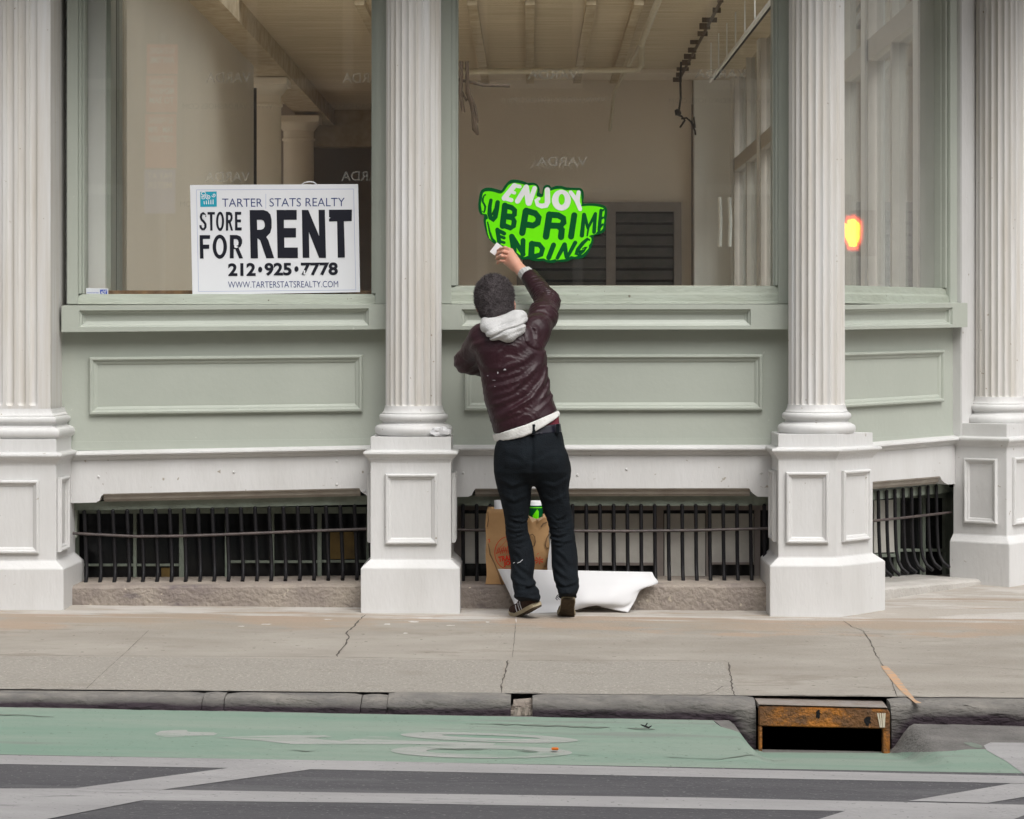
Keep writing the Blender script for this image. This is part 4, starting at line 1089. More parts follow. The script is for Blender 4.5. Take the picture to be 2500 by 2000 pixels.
# dark scuffs dragged along the lane
b = MB()
for pts, w in (([(1194, 1769), (1280, 1771), (1400, 1775), (1488, 1778)], 0.03), ([(1530, 1779), (1600, 1782)], 0.03), ([(1130, 1768), (1200, 1770)], 0.012), ([(702, 1833), (770, 1836)], 0.02), ([(1040, 1828), (1120, 1831), (1190, 1832)], 0.016), ([(1265, 1835), (1310, 1838)], 0.02), ([(1400, 1843), (1440, 1846)], 0.016), ([(870, 1838), (905, 1837)], 0.018),
               ([(-20, 1745), (60, 1748), (130, 1752)], 0.02), ([(735, 1792), (765, 1789)], 0.014), ([(1620, 1850), (1760, 1855), (1925, 1858)], 0.010), ([(2030, 1860), (2130, 1864)], 0.006), ([(1530, 1855), (1550, 1856)], 0.02), ([(620, 1829), (650, 1830)], 0.016)):
    ragged(b, pts, w, zr, 0.0030, 0.03, 0.5)
tag(b.build('lane_scuffs', M['tar_smear']), kind='structure')

# ---- storm drain inlet
M['rust'] = mat('rusted_iron', (0.24, 0.10, 0.025), 0.75, (0.060, 0.043, 0.032), 5, 1.0, 0.6, 70, 0.35, stretch=(1, 1, 1), wear=((0.42, 0.155, 0.02), 4, 0.47, (1, 1, 1.4), 0.85), detail=10, speck=((0.04, 0.03, 0.025), 22, 0.10))
M['worn_steel'] = mat('worn_steel_edge', (0.36, 0.33, 0.31), 0.45, (0.27, 0.2, 0.15), 12, 0.8, 0.2, 60, 0.5, metal=0.3)
drain = thing('storm_drain', (DX, YK1, zr(DX, YK1)), 'rusty orange iron storm drain inlet with a black mouth, set into the kerb', 'storm drain')
yf = YK1 - 0.035
xl_, ztl = P(1853, 1724, yf); xr_, ztr = P(2173, 1734, yf)
xol, zo = P(1861, 1776, yf); xor_, zob = P(2156, 1838, yf)
F_ = Frame((0, yf), (1, 0), (0, -1))
zl = lambda v: CAM_Z - (v - V0) / FPX * (yf + 14)
b = MB()
b.prism([F_.w(xl_, -0.04, zl(1773)), F_.w(xr_, -0.04, zl(1780)), F_.w(xr_, -0.04, zl(1736)), F_.w(xr_ - 0.02, -0.04, zl(1731)), F_.w(xl_, -0.04, zl(1723))],
        [F_.w(xl_, 0, zl(1773)), F_.w(xr_, 0, zl(1780)), F_.w(xr_, 0, zl(1740)), F_.w(xr_ - 0.02, 0, zl(1733)), F_.w(xl_, 0, zl(1725))])
b.build('face_plate', M['rust'], drain, None, 0.004)
b = MB()
b.prism([F_.w(xl_, -0.26, zl(1723) + 0.002), F_.w(xr_, -0.26, zl(1731) + 0.002), F_.w(xr_ + 0.0, -0.26, zl(1740)), F_.w(xl_, -0.26, zl(1732))],
        [F_.w(xl_, -0.003, zl(1720)), F_.w(xr_ - 0.01, -0.003, zl(1728)), F_.w(xr_ - 0.01, -0.0415, zl(1740)), F_.w(xl_, -0.0415, zl(1732))])
b.build('top_plate', M['worn_steel'], drain)
for x0_, x1_ in ((xl_, xol), (xor_, xr_)):
    MB().box(x0_, x1_, yf + 0.002, yf + 0.05, zr(DX, YK1) - 0.2, zl(1774)).build('frame_side', M['rust'], drain, None, 0.003)
MB().box(xol - 0.1, xor_ + 0.1, yf + 0.5, yf + 0.52, -0.9, zl(1770)).box(xol - 0.12, xol - 0.1, yf + 0.06, yf + 0.5, -0.9, zl(1770)).box(xor_ + 0.1, xor_ + 0.12, yf + 0.06, yf + 0.5, -0.9, zl(1770)).box(xol - 0.1, xor_ + 0.1, yf + 0.06, yf + 0.5, -0.62, -0.6).build('chamber', M['dark_void'], drain)
b = Flat()
for u, v, ru, rv in ((1997, 1742, 7, 12), (2118, 1760, 10, 11)):
    pts = blob(u, v, ru, rv); b.add([F_.w(*P(x, y, yf - 0.002)[:1], 0.0015, P(x, y, yf)[1]) for x, y in pts], [tuple(range(len(pts)))])
b.build('stain', M['iron'], drain)
b = MB()
for k, (ua, ub) in enumerate(((2141, 2148), (2147, 2151), (2153, 2155), (2158, 2157))):
    b.quad(*[F_.w(P(u, v, yf)[0], 0.0016 + 0.0004 * k, P(u, v, yf)[1]) for u, v in ((ua, 1741), (ua + 4, 1741), (ub + 3, 1776), (ub, 1776))])
b.build('paint_drip', M['pipe'], drain)
# ------------------------------------------------------------------ for-rent board inside the first window
YS = 0.036
M['sign_white'] = mat('board_white', (0.80, 0.815, 0.845), 0.45, (0.75, 0.76, 0.79), 3, 0.5)
M['ink'] = mat('black_ink', (0.006, 0.007, 0.016), 0.5)
M['navy'] = mat('navy_ink', (0.035, 0.055, 0.20), 0.5)
M['pale_blue'] = mat('pale_blue_line', (0.42, 0.47, 0.66), 0.5)
M['teal_logo'] = mat('teal_logo', (0.012, 0.36, 0.50), 0.5)
sx = lambda x: 440 + x / 4.687
sy = lambda y: 430 + y / 4.687
def on_plane(Y):
    def f(x, y):
        return W(x, y, Y)
    return f
SC = [(112, 102), (2035, 92), (2058, 1328), (140, 1362)]
sign = thing('rent_sign', tuple(W(sx(1100), sy(1360), YS)), 'white STORE FOR RENT board with black and navy lettering in the left window', 'sign')
MB().prism([W(sx(x), sy(y), YS + 0.006) for x, y in SC], [W(sx(x), sy(y), YS) for x, y in SC]).build('board', M['sign_white'], sign)
lay = [0]
def sign_part(name, m, polys_list, conv=None):
    lay[0] += 1; Y = YS - 0.0004 * lay[0]
    b = Flat()
    for p in polys_list: b.put(p, lambda x, y: W(sx(x), sy(y), Y))
    return b.build(name, M[m], sign)
def thin_rect(c, w):
    (a, b_, c_, d_) = c
    inn = [(a[0] + w, a[1] + w), (b_[0] - w, b_[1] + w), (c_[0] - w, c_[1] - w), (d_[0] + w, d_[1] - w)]
    return fill_loops([c, inn])
sign_part('border', 'pale_blue', [thin_rect([(183, 156), (1986, 146), (2012, 1306), (208, 1324)], 5), fill_loops([rect(977, 205, 982, 372)])])
sign_part('logo', 'teal_logo', [fill_loops([[(228, 180), (417, 177), (419, 350), (230, 353)]])])
spiral = lambda cx, cy, r0, r1, a0, a1, sx_=1: [(cx + sx_ * (r0 + (r1 - r0) * k / 26) * math.cos(R(a0 + (a1 - a0) * k / 26)), cy + (r0 + (r1 - r0) * k / 26) * math.sin(R(a0 + (a1 - a0) * k / 26))) for k in range(27)]
sign_part('logo_mark', 'sign_white', [fill_loops([stroke(spiral(320, 238, 4, 30, 40, 560), 9)]), fill_loops([stroke(spiral(384, 218, 3, 24, 100, 520), 8)]),
                                      fill_loops([stroke(arc(266, 200, 24, 18, 0, 330, 20), 9)]), fill_loops([stroke(arc(264, 250, 17, 12, 0, 345, 20), 8)]), fill_loops([stroke([(240, 232), (280, 228), (310, 212)], 7)])] +
          [fill_loops([stroke([(272 + 26 * k, 290 - 5 * k), (276 + 25 * k, 318)], [9, 12])]) for k in range(5)])
sign_part('lettering', 'navy', [fit(text_polys('TARTER', -0.006), [(478, 258), (940, 257), (942, 350), (480, 351)]), fit(text_polys('STATS REALTY', -0.006), [(1022, 254), (1882, 248), (1882, 346), (1022, 349)]),
                                fit(text_polys('WWW.TARTERSTATSREALTY.COM', -0.006), [(547, 1207), (1806, 1200), (1808, 1272), (549, 1280)])])
r_o = [(795, 390), (955, 389), (1000, 405), (1032, 440), (1046, 500), (1046, 590), (1030, 650), (985, 697), (1008, 735), (1075, 940), (985, 941), (915, 735), (890, 716), (884, 716), (890, 942), (806, 942)]
r_i = [(878, 500), (930, 498), (955, 512), (968, 545), (967, 580), (950, 605), (925, 614), (881, 615)]
rent = [fill_loops([r_o, r_i]), fill_loops([[(1103, 388), (1333, 388), (1333, 500), (1187, 500), (1187, 595), (1325, 595), (1325, 703), (1190, 703), (1192, 818), (1345, 818), (1347, 938), (1115, 938)]]),
        fill_loops([[(1392, 388), (1465, 388), (1590, 688), (1583, 386), (1655, 386), (1668, 936), (1590, 936), (1472, 640), (1478, 936), (1402, 936)]]),
        fill_loops([[(1702, 386), (1965, 384), (1963, 515), (1873, 517), (1885, 932), (1803, 934), (1795, 518), (1703, 520)]])]
def hv(x0, y0, x1, y1): return rect(x0, y0, x1, y1)
def ring_o(cx, cy, rx, ry, tx, ty): return fill_loops([arc(cx, cy, rx, ry, 0, 360, 36)[:-1], arc(cx, cy, rx - tx, ry - ty, 0, 360, 36)[:-1]])
def r_small(x, y, w, h, t):
    o = [(x, y), (x + w * .55, y), (x + w * .82, y + h * .06), (x + w * .95, y + h * .2), (x + w * .95, y + h * .35), (x + w * .85, y + h * .48), (x + w * .68, y + h * .555), (x + w * 1.02, y + h), (x + w * .72, y + h), (x + w * .42, y + h * .6), (x + t, y + h * .6), (x + t, y + h), (x, y + h)]
    i = [(x + t, y + h * .17), (x + w * .5, y + h * .17), (x + w * .64, y + h * .22), (x + w * .66, y + h * .31), (x + w * .6, y + h * .40), (x + w * .5, y + h * .43), (x + t, y + h * .43)]
    return fill_loops([o, i])
store_t = [fill_loops([stroke([(286, 470), (280, 440), (262, 424), (243, 436), (236, 470), (246, 500), (268, 520), (288, 550), (288, 585), (272, 608), (254, 608), (236, 590), (230, 562)], 26, False)]),
           fill_loops([[(312, 412), (396, 412), (396, 440), (368, 440), (370, 624), (344, 625), (340, 441), (313, 441)]]), ring_o(456, 518, 46, 110, 25, 32), r_small(523, 410, 80, 214, 26),
           fill_loops([[(626, 410), (698, 409), (698, 442), (652, 443), (653, 497), (695, 497), (695, 530), (654, 530), (655, 588), (703, 588), (703, 622), (628, 622)]])]
for_t = [fill_loops([[(222, 677), (342, 677), (342, 718), (260, 720), (262, 785), (332, 785), (332, 832), (264, 833), (268, 944), (226, 945)]]), ring_o(453, 808, 82, 138, 40, 42), r_small(568, 675, 148, 267, 44)]
sign_part('lettering', 'ink', rent + store_t + for_t)
sign_part('lettering', 'ink', [fit(text_polys('212', 0.036), [(547, 998), (862, 993), (864, 1142), (549, 1144)]), fit(text_polys('925', 0.036), [(963, 993), (1272, 992), (1276, 1140), (966, 1142)]), fit(text_polys('7778', 0.036), [(1380, 990), (1803, 987), (1805, 1135), (1382, 1138)]),
                              fill_loops([arc(915, 1070, 24, 32, 0, 360, 20)[:-1]]), fill_loops([arc(1330, 1064, 24, 32, 0, 360, 20)[:-1]])])
sign_part('worn_spot', 'sign_white', [fill_loops([[(268, 440), (290, 448), (286, 470), (272, 500), (262, 480), (270, 462)]]), fill_loops([[(618, 760), (668, 752), (664, 790), (640, 800), (668, 812), (640, 824), (618, 815)]]), fill_loops([[(1412, 1075), (1432, 1082), (1428, 1104), (1440, 1120), (1412, 1130)]]), fill_loops([[(1700, 470), (1720, 476), (1704, 492)]])])
MB().tube([W(sx(x), sy(y), YS + 0.003) for x, y in ((1390, 100), (1420, 76), (1475, 64), (1530, 72), (1560, 94))], 0.003, 6).build('hanging_loop', M['sign_white'], sign)

# ------------------------------------------------------------------ security sticker in the corner of that window
YG = 0.044
sec = thing('security_sticker', tuple(W(237, 722, YG)), 'small white and blue security sticker in the lower left corner of the left window', 'sticker')
tx = lambda x: 180 + x / 7.187
ty = lambda y: 640 + y / 7.187
M['sticker_blue'] = mat('sticker_blue', (0.012, 0.06, 0.42), 0.4)
M['sticker_white'] = mat('sticker_white', (0.66, 0.68, 0.72), 0.4)
def sec_part(name, m, polys, Y):
    b = Flat()
    for p in polys: b.put(p, lambda x, y: W(tx(x), ty(y), Y))
    return b.build(name, M[m], sec)
MB().prism([W(tx(x), ty(y), YG - 0.0003) for x, y in ((215, 455), (604, 462), (606, 592), (218, 588))], [W(tx(x), ty(y), YG - 0.0009) for x, y in ((215, 455), (604, 462), (606, 592), (218, 588))]).build('backing', M['sticker_white'], sec)
sec_part('logo', 'sticker_blue', [fill_loops([rect(462, 484, 585, 577)]), fit(text_polys('secured by', 0.01), [(230, 526), (440, 526), (440, 552), (230, 552)]), fill_loops([rect(228, 562, 445, 566)])], YG - 0.0013)
sec_part('lettering', 'sticker_white', [fit(text_polys('ADT', 0.03, 0.25), [(470, 500), (578, 498), (578, 562), (470, 564)])], YG - 0.0017)

# ------------------------------------------------------------------ the green sticker on the outside of the middle window
YT = 0.0435
gx_ = lambda x: 1140 + x / 5.389
gy_ = lambda y: 420 + y / 5.389
M['lime'] = mat('lime_vinyl', (0.175, 0.93, 0.004), 0.35, (0.17, 0.90, 0.004), 3, 0.3, spec=0.3)
M['dark_green'] = mat('dark_green_vinyl', (0.0, 0.092, 0.022), 0.5, (0.0, 0.082, 0.02), 3, 0.3, spec=0.15)
M['vinyl_white'] = mat('white_vinyl', (0.86, 0.87, 0.87), 0.4)
stk = thing('window_sticker', tuple(W(gx_(1000), gy_(1180), YT)), 'green ENJOY SUBPRIME LENDING sticker stuck on the middle window above the man', 'sticker')
def stk_part(name, m, loops_list, k):
    b = Flat()
    for i, lp in enumerate(loops_list): b.put(fill_loops(lp), lambda x, y: W(gx_(x), gy_(y), YT - 0.0007 * k - 0.00004 * (i % 7)))
    return b.build(name, M[m], stk)
out = [(160, 430), (172, 320), (190, 262), (215, 232), (262, 214), (330, 214), (430, 240), (462, 246), (500, 190), (555, 128), (600, 108), (660, 108), (740, 128), (800, 150), (870, 148), (920, 165), (945, 195), (958, 235), (955, 275), (985, 295), (995, 250), (1010, 200), (1040, 178), (1085, 182), (1112, 210),
       (1165, 190), (1240, 190), (1290, 205), (1320, 208), (1360, 212), (1420, 214), (1490, 220), (1525, 260), (1532, 330), (1525, 415), (1600, 415), (1700, 420), (1780, 440), (1822, 470), (1836, 520), (1825, 620), (1812, 740), (1800, 780), (1740, 815), (1660, 840), (1656, 900), (1640, 960), (1600, 1040), (1560, 1095), (1500, 1130), (1440, 1140),
       (1380, 1138), (1330, 1165), (1250, 1178), (1190, 1170), (1140, 1190), (1070, 1186), (1010, 1165), (950, 1168), (860, 1160), (810, 1140), (740, 1145), (680, 1110), (600, 1060), (480, 1005), (380, 950), (300, 880), (262, 800), (238, 700), (228, 640), (232, 575), (190, 560), (165, 510)]
lime = [(205, 300), (228, 264), (280, 254), (350, 262), (440, 285), (490, 250), (540, 180), (590, 150), (660, 145), (745, 165), (800, 178), (880, 172), (920, 195), (926, 250), (915, 310), (960, 330), (1000, 320), (1015, 240), (1040, 208), (1080, 212), (1100, 245), (1160, 228), (1240, 222), (1300, 240), (1360, 240), (1450, 242), (1492, 262), (1503, 330), (1510, 420),
        (1508, 450), (1600, 446), (1700, 452), (1780, 470), (1808, 495), (1810, 540), (1800, 600), (1808, 640), (1795, 700), (1790, 740), (1760, 775), (1720, 780), (1690, 815), (1640, 830), (1605, 845), (1632, 862), (1638, 895), (1625, 940), (1605, 965), (1602, 1000), (1560, 1050), (1520, 1085), (1470, 1100), (1420, 1115),
        (1370, 1108), (1320, 1140), (1250, 1150), (1180, 1160), (1165, 1145), (1110, 1160), (1050, 1158), (1010, 1138), (950, 1142), (860, 1135), (805, 1105), (750, 1120), (700, 1095), (640, 1050), (520, 990), (400, 930), (316, 896), (284, 845), (262, 740), (250, 640), (275, 612), (258, 560), (205, 545), (190, 480), (185, 420), (196, 360)]
def smooth_loop(pts, n=4):
    o = []; m_ = len(pts)
    for i in range(m_):
        p0, p1, p2, p3 = [np.array(pts[(i + k) % m_], float) for k in (-1, 0, 1, 2)]
        for k in range(n):
            t = k / n
            o.append(tuple(0.5 * ((2 * p1) + (-p0 + p2) * t + (2 * p0 - 5 * p1 + 4 * p2 - p3) * t * t + (-p0 + 3 * p1 - 3 * p2 + p3) * t ** 3)))
    return o
MBf = Flat(); MBf.put(fill_loops([smooth_loop([(1000 + (x - 1000) * 1.012, 650 + (y - 650) * 1.014) for x, y in out])]), lambda x, y: W(gx_(x), gy_(y), YT)); MBf.build('backing', M['dark_green'], stk)
stk_part('face', 'lime', [[smooth_loop(lime)]], 1)
S = lambda p, w: stroke(p, [a_ * 1.1 for a_ in w] if isinstance(w, list) else w * 1.1)
dg = [  # SUBPRIME
    [S([(240, 300), (225, 312), (210, 350), (208, 395), (228, 425), (240, 455), (236, 500), (222, 535), (206, 518)], [20, 18, 22, 24, 22, 24, 22, 20, 14])],
    [S([(316, 372), (300, 460), (296, 550), (316, 600), (342, 622), (368, 590), (392, 480), (404, 400)], [40, 46, 54, 66, 72, 66, 60, 54])],
    [S([(500, 442), (470, 710)], 72)], [S([(505, 446), (590, 470), (628, 505), (625, 560), (590, 585), (500, 575)], 62)], [S([(520, 590), (600, 605), (622, 650), (612, 712), (575, 738), (475, 700)], 62)],
    [S([(775, 515), (728, 800)], 76)], [S([(780, 510), (900, 545), (945, 600), (930, 670), (870, 706), (765, 690)], 74)],
    [S([(1085, 560), (1040, 850)], 78)], [S([(1085, 562), (1200, 570), (1268, 610), (1272, 665), (1230, 710), (1090, 705)], 74)], [S([(1210, 710), (1248, 760), (1238, 855)], 76)],
    [S([(1412, 570), (1370, 850)], 72)],
    [S([(1540, 560), (1512, 835)], [44, 52])], [S([(1545, 560), (1592, 740)], [40, 36])], [S([(1690, 550), (1592, 740)], [38, 30])], [S([(1690, 550), (1672, 790)], [40, 46])], [S([(1600, 730), (1582, 840)], [26, 18])],
    [S([(1765, 505), (1738, 760)], 40)], [S([(1765, 515), (1795, 500)], 24)], [S([(1755, 625), (1790, 600)], 24)], [S([(1745, 740), (1785, 690)], 24)],
    # LENDING
    [S([(272, 660), (300, 790), (330, 880), (370, 915)], [16, 22, 30, 22])],
    [S([(400, 760), (425, 925)], 50)], [S([(405, 765), (490, 810)], [44, 48])], [S([(420, 842), (490, 868)], 36)], [S([(440, 915), (490, 930)], 32)],
    [S([(590, 850), (620, 1040)], 66)], [S([(592, 850), (745, 1085)], [62, 50])], [S([(738, 900), (735, 1085)], 58)],
    [S([(855, 945), (845, 1105)], 72)], [S([(855, 945), (950, 955), (995, 1010), (975, 1085), (900, 1110), (845, 1104)], 62)],
    [S([(1140, 960), (1075, 1128)], 58)],
    [S([(1285, 955), (1190, 1130)], [54, 44])], [S([(1285, 955), (1310, 1120)], [54, 46])], [S([(1425, 930), (1320, 1125)], [48, 38])],
    [S([(1612, 895), (1590, 880), (1530, 930), (1460, 1020), (1440, 1080), (1470, 1090), (1530, 1040), (1570, 985), (1530, 1010)], [22, 34, 44, 46, 46, 40, 36, 34, 22])],
]
stk_part('lettering', 'dark_green', dg, 2)
wh = [  # ENJOY
    [S([(625, 180), (490, 345)], 62)], [S([(625, 178), (695, 192)], 44)], [S([(570, 255), (625, 275)], 40)], [S([(495, 345), (585, 370)], 50)],
    [S([(780, 200), (665, 385)], 62)], [S([(780, 200), (808, 410)], 64)], [S([(890, 215), (820, 415)], 56)],
    [S([(1058, 235), (1060, 400), (1040, 440), (985, 450), (930, 430), (912, 375), (945, 352)], [62, 66, 64, 58, 52, 48, 40])],
    [arc(1242, 372, 124, 138, 0, 360, 36)[:-1], arc(1246, 362, 42, 72, 0, 360, 28)[:-1]],
    [S([(1365, 268), (1455, 390)], [46, 56])], [S([(1470, 268), (1450, 390), (1490, 490)], [50, 58, 48])],
]
stk_part('lettering', 'vinyl_white', wh, 3.2)

# ------------------------------------------------------------------ grocery bag on the stone sill, with rolls standing in it
hx = lambda x: 1000 + x / 3.08
M['kraft'] = mat('brown_kraft_paper', (0.50, 0.305, 0.145), 0.75, (0.37, 0.215, 0.10), 6, 0.8, 0.25, 12, 0.2, detail=8)
M['kraft_in'] = mat('kraft_paper_inside', (0.58, 0.40, 0.23), 0.8)
M['red_ink'] = mat('red_print', (0.60, 0.022, 0.006), 0.7, (0.55, 0.06, 0.025), 20, 0.6)
M['brown_ink'] = mat('brown_print', (0.13, 0.075, 0.035), 0.8, (0.24, 0.14, 0.07), 14, 0.8)
zsill = P(1300, 1428.5, -0.215)[1] + 0.003
yb0, yb1 = -0.20, -0.035
bag = thing('paper_bag', tuple(W(1260, 1432, -0.1)), 'brown paper grocery bag with red print on the stone sill behind the man', 'bag')
def bagpt(u, v, Y=yb0):
    p = W(u, v, Y); return p
rows = []
nz_ = 13
us = [(1187, 1243), (1341, 1258)]
b = MB(); rs = random.Random(9)
NF, NR, NH = 14, 6, 16
xlb, xrb = P(1185, 0, yb0)[0], P(1339, 0, yb0)[0]
ztop = P(0, 1243, yb0)[1]
rings = []
for h in range(NH + 1):
    t = h / NH; ring = []
    per = [(i / NF, 0.0) for i in range(NF)] + [(1.0, j / NR) for j in range(NR)] + [(1 - i / NF, 1.0) for i in range(NF)] + [(0.0, 1 - j / NR) for j in range(NR)]
    for a, c in per:
        jag = ((0.006 * math.sin(9 * a + 2) + 0.006 * math.sin(23 * a + 5 * c)) - 0.034 - 0.03 * math.exp(-((a - 0.74) / 0.12) ** 2) * (c < 0.5)) * (t > 0.93) * (a > 0.35)
        x = xlb + (xrb - xlb) * a + 0.006 * t; y = yb0 + (yb1 - yb0) * c
        bulge = math.sin(math.pi * t) * 0.006
        w_ = 0.0035 * math.sin(5.1 * a + 7 * t) + 0.003 * math.sin(13 * t + 3 * a)
        if c in (0.0, 1.0): y += (-1 if c == 0 else 1) * (bulge + w_)
        if a in (0.0, 1.0): x += (1 if a == 0 else -1) * 0.022 * math.sin(math.pi * c) * t + w_
        ring.append((x, y, zsill + (ztop - zsill) * t + jag))
    rings.append(ring)
b.loft(rings, True, False)
b.f.append(tuple(range(len(rings[0])))[::-1])
o = b.build('bag_body', M['kraft'], bag, 50)
md = o.modifiers.new('thickness', 'SOLIDIFY'); md.thickness = 0.0012; md.offset = -1
def bag_flat(name, m, polys, k=1):
    b = Flat()
    for p in polys: b.put(p, lambda x, y: W(hx(x), hx(y), yb0 - 0.0105 - 0.0005 * k))
    return b.build(name, M[m], bag)
circ = fill_loops([arc(742, 1078, 104, 124, 0, 360, 48)[:-1], arc(742, 1078, 99, 119, 0, 360, 48)[:-1]])
bag_flat('logo', 'red_ink', [circ, fit(text_polys('TRADER', 0.055), [(664, 1106), (826, 1080), (828, 1124), (668, 1146)]), fit(text_polys("JOE'S", 0.055), [(702, 1142), (808, 1130), (812, 1170), (708, 1186)])] +
         [fill_loops([S([(655 + 14 * i, 1080 - 5 * math.sin(i * 2)), (668 + 14 * i, 1040 - 9 * i % 17)], 5)]) for i in range(9)] + [fill_loops([S([(650, 1085), (700, 1060), (760, 1066), (826, 1052)], 4)]), fill_loops([S([(690, 1030), (725, 985), (752, 1020)], 3)]),
          fill_loops([S([(590, 978), (604, 974), (598, 984), (606, 992), (596, 998)], 4)])], 1)
bag_flat('flower_print', 'red_ink', [fill_loops([S([(972 + 6 * math.cos(a), 1135 + 6 * math.sin(a)), (972 + 32 * math.cos(a + .3), 1135 + 26 * math.sin(a + .3))], [3, 7])]) for a in (0.2, 1.1, 2.0, 2.9, 3.8, 4.7, 5.6)] + [fill_loops([S([(960, 1090), (985, 1066), (1000, 1060)], 3)])], 1)
for lp in (S([(592, 1010), (606, 1090), (640, 1160), (668, 1230), (696, 1310)], [4, 10, 7, 9, 16]), S([(588, 770), (592, 830), (584, 880)], 6), S([(1020, 1180), (1032, 1150), (1040, 1120)], 16), S([(990, 880), (1005, 860), (1030, 850)], 10)):
    bag_flat('brown_print', 'brown_ink', [fill_loops([lp])], 2)
for pts in (((905, 945), (925, 938), (941, 958), (946, 995), (938, 1022), (922, 1035), (908, 1028)), ((1050, 938), (1034, 962), (1024, 1000), (1022, 1025), (1036, 1045), (1050, 1040))):
    MB().tube([W(hx(x), hx(y), yb0 - 0.016) for x, y in pts], 0.0028, 8).build('handle', M['brown_ink'], bag, 60)
b = MB()
q = [W(hx(x), hx(y), Y) for x, y, Y in ((893, 796, yb0 - 0.016), (958, 828, yb0 - 0.03), (924, 850, yb0 - 0.034), (900, 812, yb0 - 0.018))]
b.prism([p + Vector((0, 0.0015, 0)) for p in q], q)
b.build('torn_flap', M['kraft_in'], bag)
b = MB()
q = [W(hx(x), hx(y), Y) for x, y, Y in ((958, 824, yb0 - 0.012), (1025, 792, yb0 - 0.02), (1018, 806, yb0 - 0.024), (968, 842, yb0 - 0.02))]
b.prism([p + Vector((0, 0.0015, 0)) for p in q], q); b.build('torn_flap', M['kraft_in'], bag)
M['paper'] = mat('white_paper', (0.64, 0.64, 0.65), 0.6, (0.60, 0.60, 0.61), 2, 0.5)
def rolled(name, cu, cv, r, h, Y, m, label, turns=2.2, tilt=0.0, cat='roll'):
    c = W(cu, cv, Y); th = thing(name, (c.x, c.y, c.z - h), label, cat)
    b = MB(); n = 60; rings = []
    for z in (c.z - h, c.z):
        rings.append([(c.x + tilt * (z - c.z) + (r - 0.004 * k / n * turns) * math.cos(2 * math.pi * turns * k / n), c.y + (r - 0.004 * k / n * turns) * math.sin(2 * math.pi * turns * k / n), z) for k in range(n + 1)])
    b.loft(rings, False, False)
    o = b.build('sheet', M[m], th, 60); md = o.modifiers.new('thickness', 'SOLIDIFY'); md.thickness = 0.0008
    return th, c
rolled('paper_roll', hx(668), hx(682), 0.024, 0.40, -0.13, 'paper', 'slim white paper roll sticking out of the left side of the brown bag')
rl, c = rolled('sticker_roll', hx(946), hx(686), 0.036, 0.42, -0.11, 'vinyl_white', 'rolled green sticker with a white edge sticking out of the brown bag between the legs')
zt_ = P(0, hx(724), -0.15)[1]
MB().lathe((c.x, c.y), [(0.0375, zt_ - 0.2), (0.0375, zt_)], 40).build('printed_band', M['dark_green'], rl, 60)
b = MB(); rings = []
for k in range(9):
    a = R(-112 + 6 * k); rings.append([(c.x + 0.0385 * math.cos(a), c.y + 0.0385 * math.sin(a), zt_ - 0.09), (c.x + 0.0385 * math.cos(a), c.y + 0.0385 * math.sin(a), zt_ - 0.018 - 0.016 * abs(k - 6) / 3)])
b.loft(rings, False, False); b.build('printed_letter', M['lime'], rl)
MB().lathe((c.x, c.y), [(0.0378, zt_ - 0.012), (0.0378, zt_ - 0.008)], 40).build('printed_line', M['lime'], rl)

# ------------------------------------------------------------------ curled backing paper on the pavement behind his feet
def paper_sheet(name, grid_pts, label, cat='paper', m='paper', straight=False):
    """grid_pts: rows of (u, v, Y) - one row per step along the sheet"""
    a = np.array(grid_pts, float)
    def up(a):                                           # Catmull-Rom refinement along axis 0
        n = a.shape[0]; o = []
        for i in range(n - 1):
            p0, p1, p2, p3 = a[max(i - 1, 0)], a[i], a[i + 1], a[min(i + 2, n - 1)]
            for k in range(6):
                t = k / 6; o.append(0.5 * (2 * p1 + (p2 - p0) * t + (2 * p0 - 5 * p1 + 4 * p2 - p3) * t * t + (3 * p1 - p0 - 3 * p2 + p3) * t ** 3))
        o.append(a[-1]); return np.array(o)
    a = up(a)
    if straight:
        a = np.concatenate([a[:, i:i + 1] + (a[:, i + 1:i + 2] - a[:, i:i + 1]) * k / 5 for i in range(a.shape[1] - 1) for k in range(5)] + [a[:, -1:]], 1)
    else:
        a = np.transpose(up(np.transpose(a, (1, 0, 2))), (1, 0, 2))
    nr, nc = a.shape[:2]
    b = MB().add([W(*a[i, j]) for i in range(nr) for j in range(nc)], [(i * nc + j, i * nc + j + 1, (i + 1) * nc + j + 1, (i + 1) * nc + j) for i in range(nr - 1) for j in range(nc - 1)])
    o = b.build(name, M[m], None, 60)
    md = o.modifiers.new('thickness', 'SOLIDIFY'); md.thickness = 0.0007
    return tag(o, label, cat)
kx = lambda x: 1180 + x / 4.687
ky = lambda y: 1180 + y / 4.687
q = lambda x, y, Y: (kx(x), ky(y), Y)
